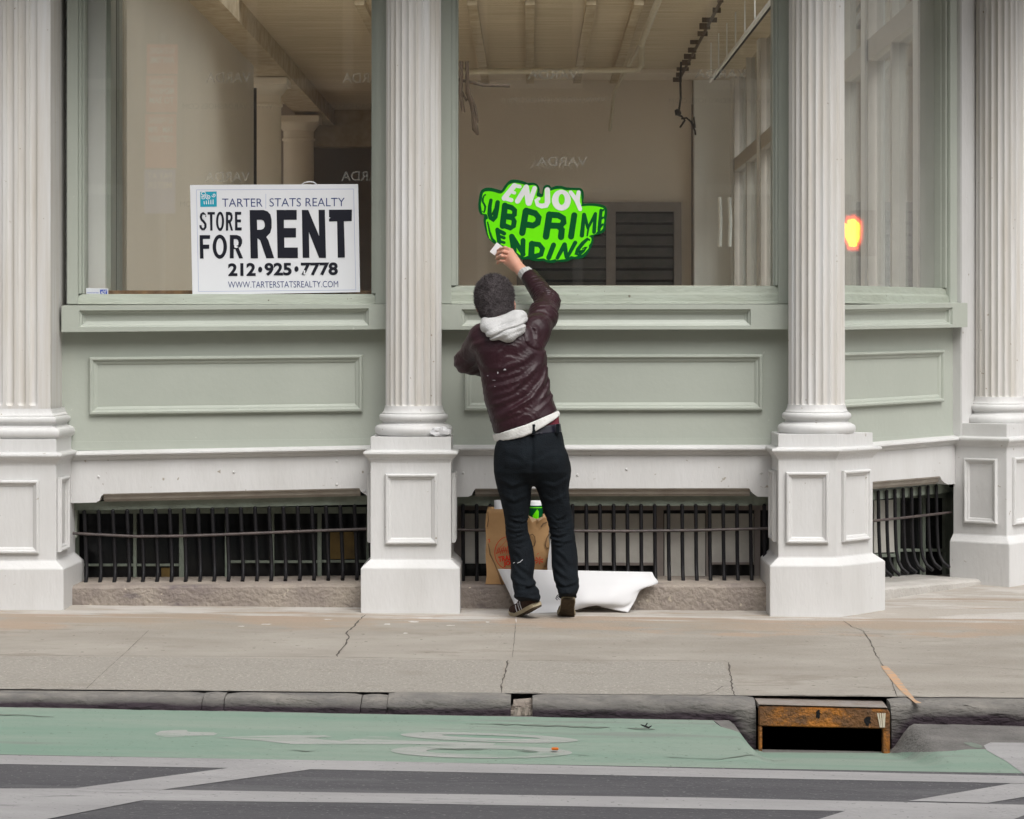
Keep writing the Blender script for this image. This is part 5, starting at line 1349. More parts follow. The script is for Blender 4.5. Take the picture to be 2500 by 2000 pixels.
paper_sheet('paper_sheet', [
    [q(165, 980, -.245), q(600, 988, -.245), q(790, 994, -.245), q(1150, 1000, -.245), q(1500, 1007, -.245), q(1760, 1012, -.245), q(1932, 1016, -.245)],
    [q(215, 1090, -.27), q(600, 1090, -.275), q(800, 1095, -.28), q(1150, 1090, -.285), q(1500, 1090, -.285), q(1760, 1085, -.27), q(1958, 1070, -.25)],
    [q(270, 1200, -.29), q(560, 1200, -.30), q(820, 1195, -.32), q(1150, 1190, -.335), q(1500, 1185, -.335), q(1750, 1170, -.30), q(1994, 1146, -.26)],
    [q(320, 1310, -.31), q(540, 1330, -.33), q(830, 1310, -.345), q(1150, 1300, -.375), q(1480, 1300, -.37), q(1690, 1280, -.33), q(1808, 1218, -.29)],
    [q(362, 1400, -.34), q(530, 1420, -.35), q(840, 1400, -.36), q(1130, 1375, -.385), q(1420, 1390, -.375), q(1640, 1390, -.35), q(1738, 1345, -.32)],
    [q(400, 1488, -.40), q(560, 1490, -.40), q(850, 1478, -.40), q(1075, 1448, -.36), q(1262, 1392, -.33), q(1480, 1445, -.345), q(1655, 1478, -.36)]],
    'large white sheet of backing paper curling on the pavement behind the man\'s feet', straight=True)
paper_sheet('paper_strip', [[q(782, 580, -.235), q(790, 580, -.236), q(800, 585, -.237)], [q(752, 760, -.238), q(785, 765, -.24), q(800, 770, -.241)], [q(735, 900, -.241), q(780, 905, -.243), q(805, 910, -.244)], [q(733, 1010, -.243), q(780, 1010, -.2445), q(810, 1010, -.246)]],
            'narrow white paper strip standing upright between the man\'s legs')

# ------------------------------------------------------------------ crumpled tissue on the middle pedestal
pz = CAM_Z - (1067 - V0) / FPX * 13.6
bm_v = []; rs = random.Random(4)
c = Vector((P(1077, 0, -0.36)[0], -0.365, pz)); b = MB()
nu, nv = 14, 8
for i in range(nv + 1):
    th_ = math.pi * i / nv
    for j in range(nu):
        ph = 2 * math.pi * j / nu; k_ = 1 + rs.uniform(-.28, .28)
        b.v.append(Vector((c.x + 0.052 * k_ * math.sin(th_) * math.cos(ph), c.y + 0.03 * k_ * math.sin(th_) * math.sin(ph), c.z + max(0.0005, 0.0235 + 0.024 * k_ * math.cos(th_)))))
b.f = [(i * nu + j, i * nu + (j + 1) % nu, (i + 1) * nu + (j + 1) % nu, (i + 1) * nu + j) for i in range(nv) for j in range(nu)]
tag(b.build('crumpled_tissue', M['paper'], None, 20), 'small crumpled white tissue left on the ledge of the middle column\'s pedestal', 'litter')
# a scrap and a twig in the lane
p = G(1355, 1831, zr, 0.010); b = MB()
b.box(p.x - 0.014, p.x + 0.014, p.y - 0.012, p.y + 0.012, p.z, p.z + 0.008)
M['orange'] = mat('orange_plastic', (0.62, 0.16, 0.015), 0.5)
tag(b.build('plastic_scrap', M['orange'], None, None, 0.003), 'tiny orange plastic scrap on the white bicycle marking', 'litter')
p = G(1578, 1777, zr, 0.012)
b = MB().tube([p + Vector((-.022, 0, .012)), p + Vector((-.006, 0, .006)), p + Vector((.008, -.01, .002)), p + Vector((.02, -.004, .008))], [.002, .004, .004, .002], 6)
b.tube([p + Vector((-.004, 0, .006)), p + Vector((.004, .005, .018))], [.003, .002], 6)
tag(b.build('twig', M['iron'], None, 60), 'small dark twig lying on the green lane near the kerb', 'twig')

# ------------------------------------------------------------------ across the street (seen only mirrored in the panes)
M['brick'] = mat('brown_brick', (0.12, 0.08, 0.062), 0.85, (0.085, 0.056, 0.044), 4, 0.8, 0.3, 30, 0.2)
M['trim_stone'] = mat('pale_trim_stone', (0.42, 0.39, 0.34), 0.8)
bb = thing('brick_building', (0, -17.6, -0.1), 'brown brick building across the street, with rows of sash windows', 'building')
b = MB(); xs_w = [-13.5 + 2.7 * i for i in range(11)]
b.box(-16, 16, -24, -17.6, -0.6, 11.0); b.build('wall', M['brick'], bb)
for x in xs_w:
    for z in (1.0, 4.4, 7.8):
        w_ = MB().box(x - 0.62, x + 0.62, -17.62, -17.54, z - 0.08, z + 2.2).build('window', M['trim_stone'], bb)
        MB().box(x - 0.5, x + 0.5, -17.56, -17.52, z + 0.04, z + 2.08).build('pane', M['dark_glass'], w_)
MB().box(-16.2, 16.2, -17.9, -17.4, 11.0, 11.4).build('cornice', M['trim_stone'], bb)
pb = thing('pale_building', (15.5, 6, -0.2), 'pale stone building on the far side of the side street', 'building')
M['pale_stone'] = mat('pale_limestone', (0.66, 0.66, 0.63), 0.8, (0.58, 0.58, 0.55), 2, 0.8)
MB().box(15.5, 24, -2, 50, -0.6, 5.2).build('wall', M['pale_stone'], pb)
for i in range(14):
    y = 0.2 + 3.2 * i
    for z in (1.4,):
        w_ = MB().box(15.42, 15.6, y, y + 1.3, z, z + 2.4).build('window', M['mauve_wood'], pb)
        MB().box(15.38, 15.46, y + 0.12, y + 1.18, z + 0.12, z + 2.28).build('pane', M['dark_glass'], w_)
eb = thing('brick_building', (14, 78, -0.2), 'brown brick building closing the far end of the side street', 'building')
MB().box(-4, 34, 78, 90, -0.6, 16).build('wall', M['brick'], eb)
for i in range(13):
    for z in (1.6, 5.2, 8.8, 12.4):
        w_ = MB().box(-2.6 + 2.8 * i, -1.2 + 2.8 * i, 77.9, 78.02, z, z + 2.2).build('window', M['trim_stone'], eb)
        MB().box(-2.5 + 2.8 * i, -1.3 + 2.8 * i, 77.86, 77.95, z + 0.1, z + 2.1).build('pane', M['dark_glass'], w_)
# parking sign post on the opposite kerb
Ym = -10.7
px_ = lambda u: (u - U0) / FPX * (14 + 10.7)
pz_ = lambda v: CAM_Z - (v - V0) / FPX * (14 + 10.7)
ps = thing('parking_sign', (px_(392), Ym - 0.04, zr(-3.4, Ym)), 'tall post with stacked red and blue parking regulation plates', 'street sign')
M['sign_red'] = mat('sign_red', (0.90, 0.16, 0.06), 0.5); M['sign_blue'] = mat('sign_blue', (0.30, 0.34, 0.75), 0.5); M['sign_green'] = mat('sign_cream', (0.30, 0.28, 0.17), 0.5)
M['galv'] = mat('galvanised_post', (0.22, 0.22, 0.22), 0.5, metal=0.6)
MB().tube([(px_(392), Ym - 0.05, zr(-3.4, Ym) - 0.2), (px_(392), Ym - 0.05, 4.2)], 0.03, 10).build('post', M['galv'], ps, 50)
for v0, v1, m, txt in ((105, 178, 'sign_red', ('NO STANDING', 'ANYTIME')), (181, 272, 'sign_red', ('NO STANDING', 'MIDNIGHT', 'TO 3AM')), (276, 408, 'sign_red', ('NO PARKING', '7AM - 7PM', 'EXCEPT SUNDAY')), (412, 520, 'sign_blue', ('PAY AT', 'METER'))):
    uo = 392 - (v0 - 105) * 0.02
    x0, x1 = px_(uo - 38), px_(uo + 38)
    pl = MB().box(x0, x1, Ym - 0.018, Ym - 0.004, pz_(v1), pz_(v0)).build('plate', M[m], ps)
    b = MB(); zc = pz_(v0) - 0.03
    for t in txt:
        vv, ff = fit(text_polys(t, 0.02), [(x1 - 0.03, zc), (x0 + 0.03, zc), (x0 + 0.03, zc - 0.06), (x1 - 0.03, zc - 0.06)])
        b.add([(x, Ym - 0.002, z) for x, z in vv], ff); zc -= 0.085
    b.build('lettering', M['vinyl_white'], pl)
# walk signal on the side-street corner: a lit hand
hit = FB.w(FB.px(2083, 570, -0.05)[0], -0.05, 0)
ray = Vector(((2083 - U0) / FPX, 1.0)).normalized()
tt = FB.t; ref = 2 * ray.dot(tt) * tt - ray
L_ = 12.6
sp = Vector((hit.x, hit.y)) + ref * L_
zsig = CAM_Z + (830 - 570) / FPX * (hit.y + 14 + L_)
tosig = -ref; side = Vector((-tosig.y, tosig.x))
F5 = Frame((sp.x, sp.y), (side.x, side.y), (tosig.x, tosig.y))
sg = thing('pedestrian_signal', (sp.x, sp.y, -0.2), 'pedestrian signal on a post showing a lit orange hand', 'traffic signal')
M['signal_box'] = mat('signal_housing', (0.02, 0.02, 0.02), 0.5)
M['hand_lamp'] = mat('hand_lamp', (0.9, 0.4, 0.02), 0.5, emit=((1.0, 0.46, 0.012), 15.0))
M['bloom_halo'] = mat('red_bloom_glow', (0.5, 0.05, 0.02), 0.5, emit=((1.0, 0.07, 0.015), 9.0))  # camera bloom around the lit hand, made as a glowing plate
M['bloom_rim'] = mat('dim_red_bloom_glow', (0.5, 0.05, 0.02), 0.5, emit=((1.0, 0.03, 0.012), 2.2))  # outer, dimmer ring of the same made-up glow
MB().fbox(F5, -0.23, 0.23, -0.2, 0.0, zsig - 0.23, zsig + 0.23).build('housing', M['signal_box'], sg, None, 0.01)
MB().tube([F5.w(0.05, -0.25, -0.4), F5.w(0.05, -0.25, zsig + 0.4)], 0.05, 12).build('post', M['galv'], sg, 50)
# mirrored by the pane: thumb must end up on the left
hs_ = 0.285 / 150.0
hand = [fill_loops([smooth_loop([(-42, 20), (-50, -20), (-52, -50), (-38, -52), (-30, -15), (-28, -68), (-14, -74), (-8, -70), (-6, -78), (10, -78), (14, -70), (24, -66), (28, -58), (38, -48), (38, 10), (34, 40), (22, 60), (20, 74), (-18, 74), (-22, 58)], 3)])]
best = None
b = Flat()
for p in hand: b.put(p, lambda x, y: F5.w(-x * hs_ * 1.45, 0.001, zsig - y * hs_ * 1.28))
b.build('red_glow_plate', M['bloom_rim'], sg)
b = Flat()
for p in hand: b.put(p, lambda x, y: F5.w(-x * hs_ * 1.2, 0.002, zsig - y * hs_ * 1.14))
b.build('red_glow_plate', M['bloom_halo'], sg)
b = Flat()
for p in hand: b.put(p, lambda x, y: F5.w(-x * hs_ * 0.95, 0.004, zsig - y * hs_ * 0.95))
b.build('hand_symbol', M['hand_lamp'], sg)
# ------------------------------------------------------------------ the man: volumes blended on a grid, skinned to smooth meshes
class Lattice:
    def __init__(s, seed): s.g = np.random.default_rng(seed).random((32, 32, 32)).astype(np.float32)
    def __call__(s, x, y, z, sc):
        x, y, z = x / sc, y / sc, z / sc
        i, j, k = np.floor(x).astype(int), np.floor(y).astype(int), np.floor(z).astype(int)
        a, b_, c_ = x - i, y - j, z - k
        a, b_, c_ = a * a * (3 - 2 * a), b_ * b_ * (3 - 2 * b_), c_ * c_ * (3 - 2 * c_)
        o = 0
        for di in (0, 1):
            for dj in (0, 1):
                for dk in (0, 1):
                    o = o + s.g[(i + di) % 32, (j + dj) % 32, (k + dk) % 32] * (a if di else 1 - a) * (b_ if dj else 1 - b_) * (c_ if dk else 1 - c_)
        return o * 2 - 1
NZ = Lattice(3)
class Vol:
    def __init__(s, lo, hi, h):
        s.lo, s.h = np.array(lo, float), h
        s.ax = [np.arange(lo[i], hi[i] + h, h, dtype=np.float32) for i in range(3)]
        s.F = np.full([len(a) for a in s.ax], 0.5, np.float32)
    def win(s, lo, hi):
        sl = []
        for i in range(3):
            a = max(0, int((lo[i] - s.lo[i]) / s.h) - 1); b_ = min(len(s.ax[i]), int((hi[i] - s.lo[i]) / s.h) + 2)
            sl.append(slice(a, max(a + 1, b_)))
        g = np.meshgrid(*[s.ax[i][sl[i]] for i in range(3)], indexing='ij', sparse=True)
        return tuple(sl), g
    def put(s, fn, lo, hi, k=0.02):
        sl, g = s.win([a - k - 0.03 for a in lo], [a + k + 0.03 for a in hi])
        d = fn(*g).astype(np.float32); f = s.F[sl]
        h = np.clip(0.5 + 0.5 * (f - d) / k, 0, 1)
        s.F[sl] = f * (1 - h) + d * h - k * h * (1 - h)
        return s
    def cap(s, a, b_, ra, rb, k=0.02):
        a, b_ = np.array(a, float), np.array(b_, float); ba = b_ - a; L2 = float(ba @ ba) + 1e-12
        def fn(x, y, z):
            t = np.clip(((x - a[0]) * ba[0] + (y - a[1]) * ba[1] + (z - a[2]) * ba[2]) / L2, 0, 1)
            return np.sqrt((x - a[0] - t * ba[0]) ** 2 + (y - a[1] - t * ba[1]) ** 2 + (z - a[2] - t * ba[2]) ** 2) - (ra + (rb - ra) * t)
        r = max(ra, rb)
        return s.put(fn, np.minimum(a, b_) - r, np.maximum(a, b_) + r, k)
    def chain(s, pts, rs_, k=0.02):
        for i in range(len(pts) - 1): s.cap(pts[i], pts[i + 1], rs_[i], rs_[i + 1], k)
        return s
    def ell(s, c, r, k=0.02):
        c = np.array(c, float); m_ = min(r)
        return s.put(lambda x, y, z: (np.sqrt(((x - c[0]) / r[0]) ** 2 + ((y - c[1]) / r[1]) ** 2 + ((z - c[2]) / r[2]) ** 2) - 1) * m_, c - np.array(r), c + np.array(r), k)
    def loft(s, rows, k=0.02, grow=0.0, pw=2.3):
        """rows (v, uL, uR, cy, b): ellipse-like sections stacked by height, in photo pixels at depth cy"""
        T = []
        for v, ul, ur, cy, b_ in rows:
            xl, z = P(ul, v, cy); xr, _ = P(ur, v, cy); T.append((z, (xl + xr) / 2, (xr - xl) / 2 + grow, cy, b_ + grow))
        T = np.array(sorted(T)); zz = T[:, 0]
        def fn(x, y, z):
            cx, a, cy, b_ = [np.interp(z, zz, T[:, i]) for i in (1, 2, 3, 4)]
            d = (((np.abs(x - cx) / a) ** pw + (np.abs(y - cy) / b_) ** pw) ** (1 / pw) - 1) * np.minimum(a, b_)
            return np.maximum(d, np.maximum(zz[0] - z, z - zz[-1]))
        lo = (min(T[:, 1] - T[:, 2]), min(T[:, 3] - T[:, 4]), zz[0]); hi = (max(T[:, 1] + T[:, 2]), max(T[:, 3] + T[:, 4]), zz[-1])
        return s.put(fn, lo, hi, k)
    def cut(s, fn):
        g = np.meshgrid(*s.ax, indexing='ij', sparse=True); s.F = np.maximum(s.F, fn(*g).astype(np.float32)); return s
    def bend(s, fn):
        near = np.abs(s.F) < 0.05
        idx = np.nonzero(near)
        x, y, z = [s.ax[i][idx[i]] for i in range(3)]
        s.F[idx] += fn(x, y, z).astype(np.float32); return s
    def mesh(s, name, m, parent, org=None, smooth=80, relax=2):
        F = s.F; S_ = F < 0
        nx, ny, nz = F.shape
        cor = [(i, j, k) for i in (0, 1) for j in (0, 1) for k in (0, 1)]
        vw = lambda A, c: A[c[0]:nx - 1 + c[0], c[1]:ny - 1 + c[1], c[2]:nz - 1 + c[2]]
        cnt = sum(vw(S_, c).astype(np.int8) for c in cor)
        mask = (cnt > 0) & (cnt < 8); I, J, K = np.nonzero(mask)
        idx = np.full(mask.shape, -1, np.int64); idx[mask] = np.arange(len(I))
        acc = np.zeros((len(I), 3)); num = np.zeros(len(I))
        for a in cor:
            for ax_ in range(3):
                if a[ax_]: continue
                c = list(a); c[ax_] = 1
                fa = F[I + a[0], J + a[1], K + a[2]]; fb = F[I + c[0], J + c[1], K + c[2]]
                cr = (fa < 0) != (fb < 0); t = np.where(cr, fa / np.where(cr, fa - fb, 1), 0)
                p = np.tile(np.array(a, float), (len(I), 1)); p[:, ax_] += t
                acc[cr] += p[cr]; num += cr
        V = s.lo + s.h * (np.stack([I, J, K], 1) + acc / num[:, None])
        Q = []
        for ax_ in range(3):
            o1, o2 = [(1, 2), (2, 0), (0, 1)][ax_]
            A = [slice(1, -1)] * 3; A[ax_] = slice(0, -1); B = [slice(1, -1)] * 3; B[ax_] = slice(1, None)
            a_, b_ = S_[tuple(A)], S_[tuple(B)]
            for flip, mk in ((False, a_ & ~b_), (True, ~a_ & b_)):
                q = np.stack(np.nonzero(mk), 1)
                off = np.ones(3, int); off[ax_] = 0; q = q + off
                def cell(d1, d2):
                    r_ = q.copy(); r_[:, o1] -= d1; r_[:, o2] -= d2; return idx[r_[:, 0], r_[:, 1], r_[:, 2]]
                f = np.stack([cell(1, 1), cell(0, 1), cell(0, 0), cell(1, 0)], 1)
                Q.append(f[:, ::-1] if flip else f)
        Q = np.concatenate(Q); Q = Q[(Q >= 0).all(1)]
        for _ in range(relax):                              # light smoothing of the skin
            sm = np.zeros_like(V); ct = np.zeros(len(V))
            for a in range(4):
                b_ = (a + 1) % 4
                np.add.at(sm, Q[:, a], V[Q[:, b_]]); np.add.at(ct, Q[:, a], 1); np.add.at(sm, Q[:, b_], V[Q[:, a]]); np.add.at(ct, Q[:, b_], 1)
            V = 0.5 * V + 0.5 * sm / np.maximum(ct, 1)[:, None]
        s.V, s.Q = V, Q
        og = np.array(WORLD_LOC[parent.name] if parent is not None else org)
        me = bpy.data.meshes.new(name); me.from_pydata((V - og).tolist(), [], Q.tolist())
        return finish(me, name, m, parent, smooth, Vector(og))

M['skin'] = mat('skin', (0.66, 0.37, 0.27), 0.5, (0.66, 0.30, 0.215), 30, 0.8, 0.15, 130, 0.4)
M['hair'] = mat('short_curly_hair', (0.135, 0.118, 0.122), 0.95, (0.055, 0.046, 0.048), 45, 0.9, 0.5, 130, 0.25, detail=4)
M['leather'] = mat('dark_plum_leather', (0.020, 0.0058, 0.0092), 0.42, (0.033, 0.0095, 0.0145), 9, 0.8, 0.15, 70, 0.30, detail=8)
M['fleece'] = mat('light_grey_fleece', (0.55, 0.55, 0.545), 0.95, (0.44, 0.44, 0.44), 30, 0.8, 0.35, 160, 0.15)
M['shirt'] = mat('off_white_shirt', (0.66, 0.655, 0.63), 0.9, (0.55, 0.545, 0.53), 20, 0.8, 0.3, 90, 0.15)
M['denim'] = mat('dark_indigo_denim', (0.0030, 0.0045, 0.0066), 0.85, (0.0065, 0.0102, 0.0140), 14, 0.9, 0.3, 170, 0.18, detail=8)
M['boxer'] = mat('red_check_cotton', (0.20, 0.022, 0.035), 0.85, (0.07, 0.015, 0.03), 55, 0.9)
M['belt'] = mat('black_belt_leather', (0.013, 0.013, 0.022), 0.3, None, 20, 0.4)
M['suede'] = mat('brown_suede', (0.050, 0.028, 0.022), 0.85, (0.028, 0.016, 0.013), 30, 0.8, 0.3, 120, 0.2)
M['sole_edge'] = mat('cream_sole_edge', (0.42, 0.37, 0.25), 0.7, (0.25, 0.2, 0.13), 20, 0.8)
M['sole_rubber'] = mat('worn_gum_sole', (0.085, 0.065, 0.042), 0.8, (0.045, 0.034, 0.024), 25, 0.8, 0.4, 90, 0.2)
M['stripe'] = mat('pale_shoe_stripe', (0.55, 0.55, 0.60), 0.7)

w3 = lambda u, v, Y: np.array(W(u, v, Y))
zg = zs(0.1, -0.5)
foot_origin = Vector((P(1320, 0, -0.52)[0], -0.52, zs(0.03, -0.52)))
SH_R, EL_R, WR_R = w3(1308, 806, -.50), w3(1337, 738, -.28), w3(1272, 660, -.10)
SH_L, EL_L, WR_L = w3(1178, 828, -.50), w3(1138, 883, -.38), w3(1210, 906, -.28)
HEAD = w3(1206, 730, -.42)
HIP_L, KN_L, AN_L = w3(1256, 1128, -.57), w3(1262, 1280, -.55), w3(1290, 1448, -.63)
HIP_R, KN_R, AN_R = w3(1342, 1126, -.57), w3(1368, 1270, -.55), w3(1384, 1440, -.64)

# --- body: one continuous skin from crown to toes, right hand closed on the card
bd = Vol((-0.45, -0.82, -0.03), (0.26, 0.10, 1.93), 0.0042)
bd.ell(HEAD + [0, 0, 0.012], (0.076, 0.095, 0.100), .02)
bd.ell(HEAD + [0.004, 0.045, -0.055], (0.056, 0.055, 0.062), .03)             # jaw
bd.cap(HEAD + [0.0, 0.088, -0.005], HEAD + [0.0, 0.112, -0.03], 0.010, 0.014, .012)   # nose
bd.ell(HEAD + [0.0, 0.094, -0.068], (0.024, 0.008, 0.007), .008)              # mouth
bd.ell(HEAD + [0.0, 0.088, -0.103], (0.02, 0.016, 0.016), .02)                # chin
for sgn in (-1, 1):
    bd.ell(HEAD + [sgn * 0.032, 0.086, 0.008], (0.013, 0.009, 0.009), .006)       # eyes
    bd.cap(HEAD + [sgn * 0.018, 0.092, 0.026], HEAD + [sgn * 0.044, 0.084, 0.026], 0.007, 0.006, .01)
    bd.ell(HEAD + [sgn * 0.090 + 0.009, 0.018, -0.036], (0.011, 0.020, 0.032), .008)     # ears
bd.cap(HEAD + [0.006, -0.01, -0.07], w3(1232, 812, -.53), 0.058, 0.066, .04)
NECK, CHEST, WAIST, PELV = w3(1236, 818, -.53), w3(1250, 890, -.53), w3(1284, 1020, -.56), w3(1293, 1095, -.565)
bd.ell(CHEST, (0.135, 0.085, 0.16), .05); bd.cap(CHEST, WAIST, 0.088, 0.085, .06); bd.cap(WAIST, PELV, 0.088, 0.10, .06)
bd.cap(NECK, SH_R, 0.05, 0.045, .05); bd.cap(NECK, SH_L, 0.05, 0.045, .05)
bd.chain([SH_R, EL_R, WR_R], [0.048, 0.036, 0.0265], .025); bd.chain([SH_L, EL_L, WR_L], [0.047, 0.034, 0.026], .025)
for H_, K_, A_ in ((HIP_L, KN_L, AN_L), (HIP_R, KN_R, AN_R)):
    bd.chain([H_, K_, A_], [0.062, 0.036, 0.022], .03)
# right hand
def hand(joints, r=0.0088): bd.chain([w3(*j) for j in joints], r if isinstance(r, list) else [r * 1.08, r, r * 0.95, r * 0.85][:len(joints)], .006)
bd.cap(WR_R, w3(1250, 632, -.05), 0.0265, 0.026, .02)
bd.cap(w3(1262, 648, -.07), w3(1248, 617, -.035), 0.024, 0.017, .02); bd.cap(w3(1256, 652, -.06), w3(1234, 638, -.03), 0.021, 0.015, .02)
hand([(1249, 611, -.03), (1233, 605, -.055), (1222, 608, -.02), (1215, 612, .006)])
hand([(1245, 618, -.035), (1228, 614, -.066), (1217, 618, -.03), (1212, 623, .002)])
hand([(1240, 627, -.035), (1225, 625, -.066), (1215, 629, -.03), (1212, 633, .002)])
hand([(1236, 636, -.03), (1223, 637, -.052), (1216, 640, -.024), (1214, 643, .002)], 0.0078)
hand([(1262, 640, -.045), (1248, 626, .004), (1234, 616, .018), (1224, 612, .022)], [0.014, 0.011, 0.0098, 0.0085])
# left hand, half closed against the chest
LH = w3(1226, 906, -.235)
bd.cap(WR_L, LH, 0.024, 0.026, .02)
for k in range(4):
    q0 = LH + [0.012, 0.012, 0.026 - 0.017 * k]; bd.chain([q0, q0 + [0.034, 0.012, 0.0], q0 + [0.046, -0.012, 0.002], q0 + [0.03, -0.022, 0.002]], [0.0095, 0.009, 0.0085, 0.0075], .005)
bd.chain([LH + [-0.01, 0.0, 0.022], LH + [0.02, -0.012, 0.045], LH + [0.045, -0.012, 0.05]], [0.013, 0.0105, 0.009], .006)
# feet inside the shoes
bd.chain([AN_L, w3(1293, 1474, -.60), w3(1270, 1492, -.51)], [0.022, 0.018, 0.013], .02)
bd.chain([AN_R, w3(1385, 1464, -.60), w3(1382, 1490, -.52)], [0.022, 0.018, 0.013], .02)
body = bd.mesh('person', M['skin'], None, tuple(foot_origin), relax=1)
tag(body, 'man seen from behind on tiptoe in plum leather jacket and dark jeans, one arm raised', 'person')

# --- hair: short and dense, with stray tips along the outline
hv_ = Vol(HEAD - 0.2, HEAD + 0.2, 0.004)
hv_.ell(HEAD + [0.0, -0.006, 0.012], (0.096, 0.112, 0.112), .02)
hv_.ell(HEAD + [0.012, -0.045, -0.055], (0.080, 0.070, 0.068), .03)
hv_.cap(HEAD + [0.024, -0.05, -0.085], HEAD + [0.034, -0.055, -0.125], 0.062, 0.050, .03)
hv_.cut(lambda x, y, z: -np.sqrt(((x - HEAD[0]) / 1.2) ** 2 + (y - HEAD[1] - 0.15) ** 2 + ((z - HEAD[2] + 0.05) / 1.3) ** 2) + 0.105)
hv_.bend(lambda x, y, z: 0.002 * NZ(x, y, z, 0.014) + 0.004 * NZ(x + 3, y, z, 0.04) + 0.0012 * NZ(x, y + 5, z, 0.007))
hair = hv_.mesh('hair', M['hair'], body, relax=1)
hv_b = MB(); og = WORLD_LOC[body.name]
sel = rng.choice(len(hv_.V), min(len(hv_.V), 16000), replace=False)
for i in sel:
    p = hv_.V[i]; n_ = p - HEAD; n_ = n_ / np.linalg.norm(n_)
    if p[1] > HEAD[1] + 0.06: continue
    d_ = n_ + rng.normal(0, .45, 3); d_ /= np.linalg.norm(d_); s_ = np.cross(d_, rng.normal(0, 1, 3)); s_ /= np.linalg.norm(s_)
    L_ = rng.uniform(.004, .017); w_ = 0.0008; m_ = p + d_ * L_ * .5 + s_ * 0.002
    hv_b.v += [Vector(p - s_ * w_ - d_ * .002), Vector(p + s_ * w_ - d_ * .002), Vector(m_ + s_ * w_), Vector(m_ - s_ * w_), Vector(p + d_ * L_)]
    k = len(hv_b.v) - 5; hv_b.f += [(k, k + 1, k + 2, k + 3), (k + 3, k + 2, k + 4)]
me = bpy.data.meshes.new('curls'); me.from_pydata([tuple(x - og) for x in hv_b.v], [], hv_b.f)
cr = finish(me, 'curls', M['hair'], hair, 180, Vector(og))
cr['kind'] = 'stuff'

# --- jacket
TORSO = [(782, 1205, 1268, -.53, .07), (800, 1180, 1312, -.53, .095), (830, 1160, 1330, -.53, .115), (860, 1158, 1334, -.53, .125), (900, 1170, 1338, -.53, .13), (940, 1176, 1341, -.535, .13), (980, 1182, 1352, -.54, .135),
         (1010, 1190, 1364, -.545, .14), (1040, 1199, 1378, -.55, .14), (1065, 1206, 1389, -.55, .14), (1085, 1210, 1396, -.55, .14)]
def hemline(pts):
    q = np.array([P(u, v, -.60) for u, v in pts]); return lambda x: np.interp(x, q[:, 0], q[:, 1])
hem_j = hemline([(1190, 1067), (1211, 1060), (1240, 1051), (1290, 1034), (1330, 1017), (1360, 1005), (1380, 996)])
hem_s = hemline([(1190, 1080), (1213, 1078), (1245, 1073), (1276, 1066), (1300, 1056), (1325, 1042), (1350, 1027), (1366, 1015), (1385, 1004)])
def jacket_vol():
    jv = Vol((-0.46, -0.80, 0.86), (0.30, -0.02, 1.80), 0.005)
    jv.loft(TORSO, .03)
    jv.cap(w3(1235, 806, -.53), SH_R + [0.0, 0, 0.01], 0.055, 0.068, .05); jv.cap(w3(1215, 812, -.53), SH_L + [0.01, 0, 0.008], 0.058, 0.07, .05)
    CU = w3(1291, 673, -.135)
    jv.chain([SH_R, (SH_R + EL_R) / 2 + [0.004, 0, 0], EL_R, CU], [0.075, 0.072, 0.060, 0.046], .028)
    jv.chain([SH_L, EL_L, WR_L], [0.076, 0.058, 0.05], .03)
    return jv, CU
jv, CU = jacket_vol()
fa = (CU - EL_R) / np.linalg.norm(CU - EL_R); ua = (EL_R - SH_R) / np.linalg.norm(EL_R - SH_R)
def crease_field(x, z, lines, conv=lambda a_, c_: P(1000 + a_ / 3.45, 550 + c_ / 3.45, -.66)):
    f = 0.0 * x
    for line, A_, w_ in lines:
        q = np.array([conv(a_, c_) for a_, c_ in line]); best = np.full(x.shape, 9.0); sg = np.zeros(x.shape); al_ = np.zeros(x.shape)
        for i in range(len(q) - 1):
            d_ = q[i + 1] - q[i]; L2 = d_ @ d_; t = np.clip(((x - q[i][0]) * d_[0] + (z - q[i][1]) * d_[1]) / L2, 0, 1)
            px, pz_ = x - q[i][0] - t * d_[0], z - q[i][1] - t * d_[1]; dd = np.sqrt(px * px + pz_ * pz_)
            cl = dd < best; best = np.where(cl, dd, best); sg = np.where(cl, np.sign(d_[0] * pz_ - d_[1] * px), sg); al_ = np.where(cl, (i + t) / (len(q) - 1), al_)
        env = np.sin(np.pi * np.clip(al_, 0.03, 0.97)) ** 0.6; sd_ = best * sg
        f = f + env * A_ * (-np.exp(-(sd_ / w_) ** 2) + 0.8 * np.exp(-((sd_ + 1.7 * w_) / w_) ** 2))
    return f
CREASES = [([(1200, 1100), (1150, 1290), (1020, 1460), (830, 1570)], .0075, .013), ([(1080, 1180), (960, 1290), (830, 1340), (640, 1380)], .006, .011), ([(1020, 1450), (900, 1535), (690, 1630)], .007, .012),
           ([(1195, 1080), (1205, 1220), (1175, 1370), (1090, 1510)], .006, .010), ([(620, 1200), (800, 1205), (960, 1140), (1090, 1040)], .005, .014), ([(690, 1450), (850, 1405), (980, 1300), (1130, 1140)], .005, .010),
           ([(1000, 770), (1070, 880), (1085, 1010)], .006, .012), ([(650, 965), (540, 1005), (460, 1085)], .006, .012), ([(610, 1240), (560, 1190), (540, 1120)], .006, .010), ([(760, 1000), (900, 1030), (1010, 960)], .003, .018),
           ([(650, 1520), (760, 1500), (900, 1430)], .004, .009), ([(1230, 1400), (1180, 1480), (1060, 1580)], .006, .010), ([(640, 1660), (800, 1620), (960, 1560)], .004, .010)]
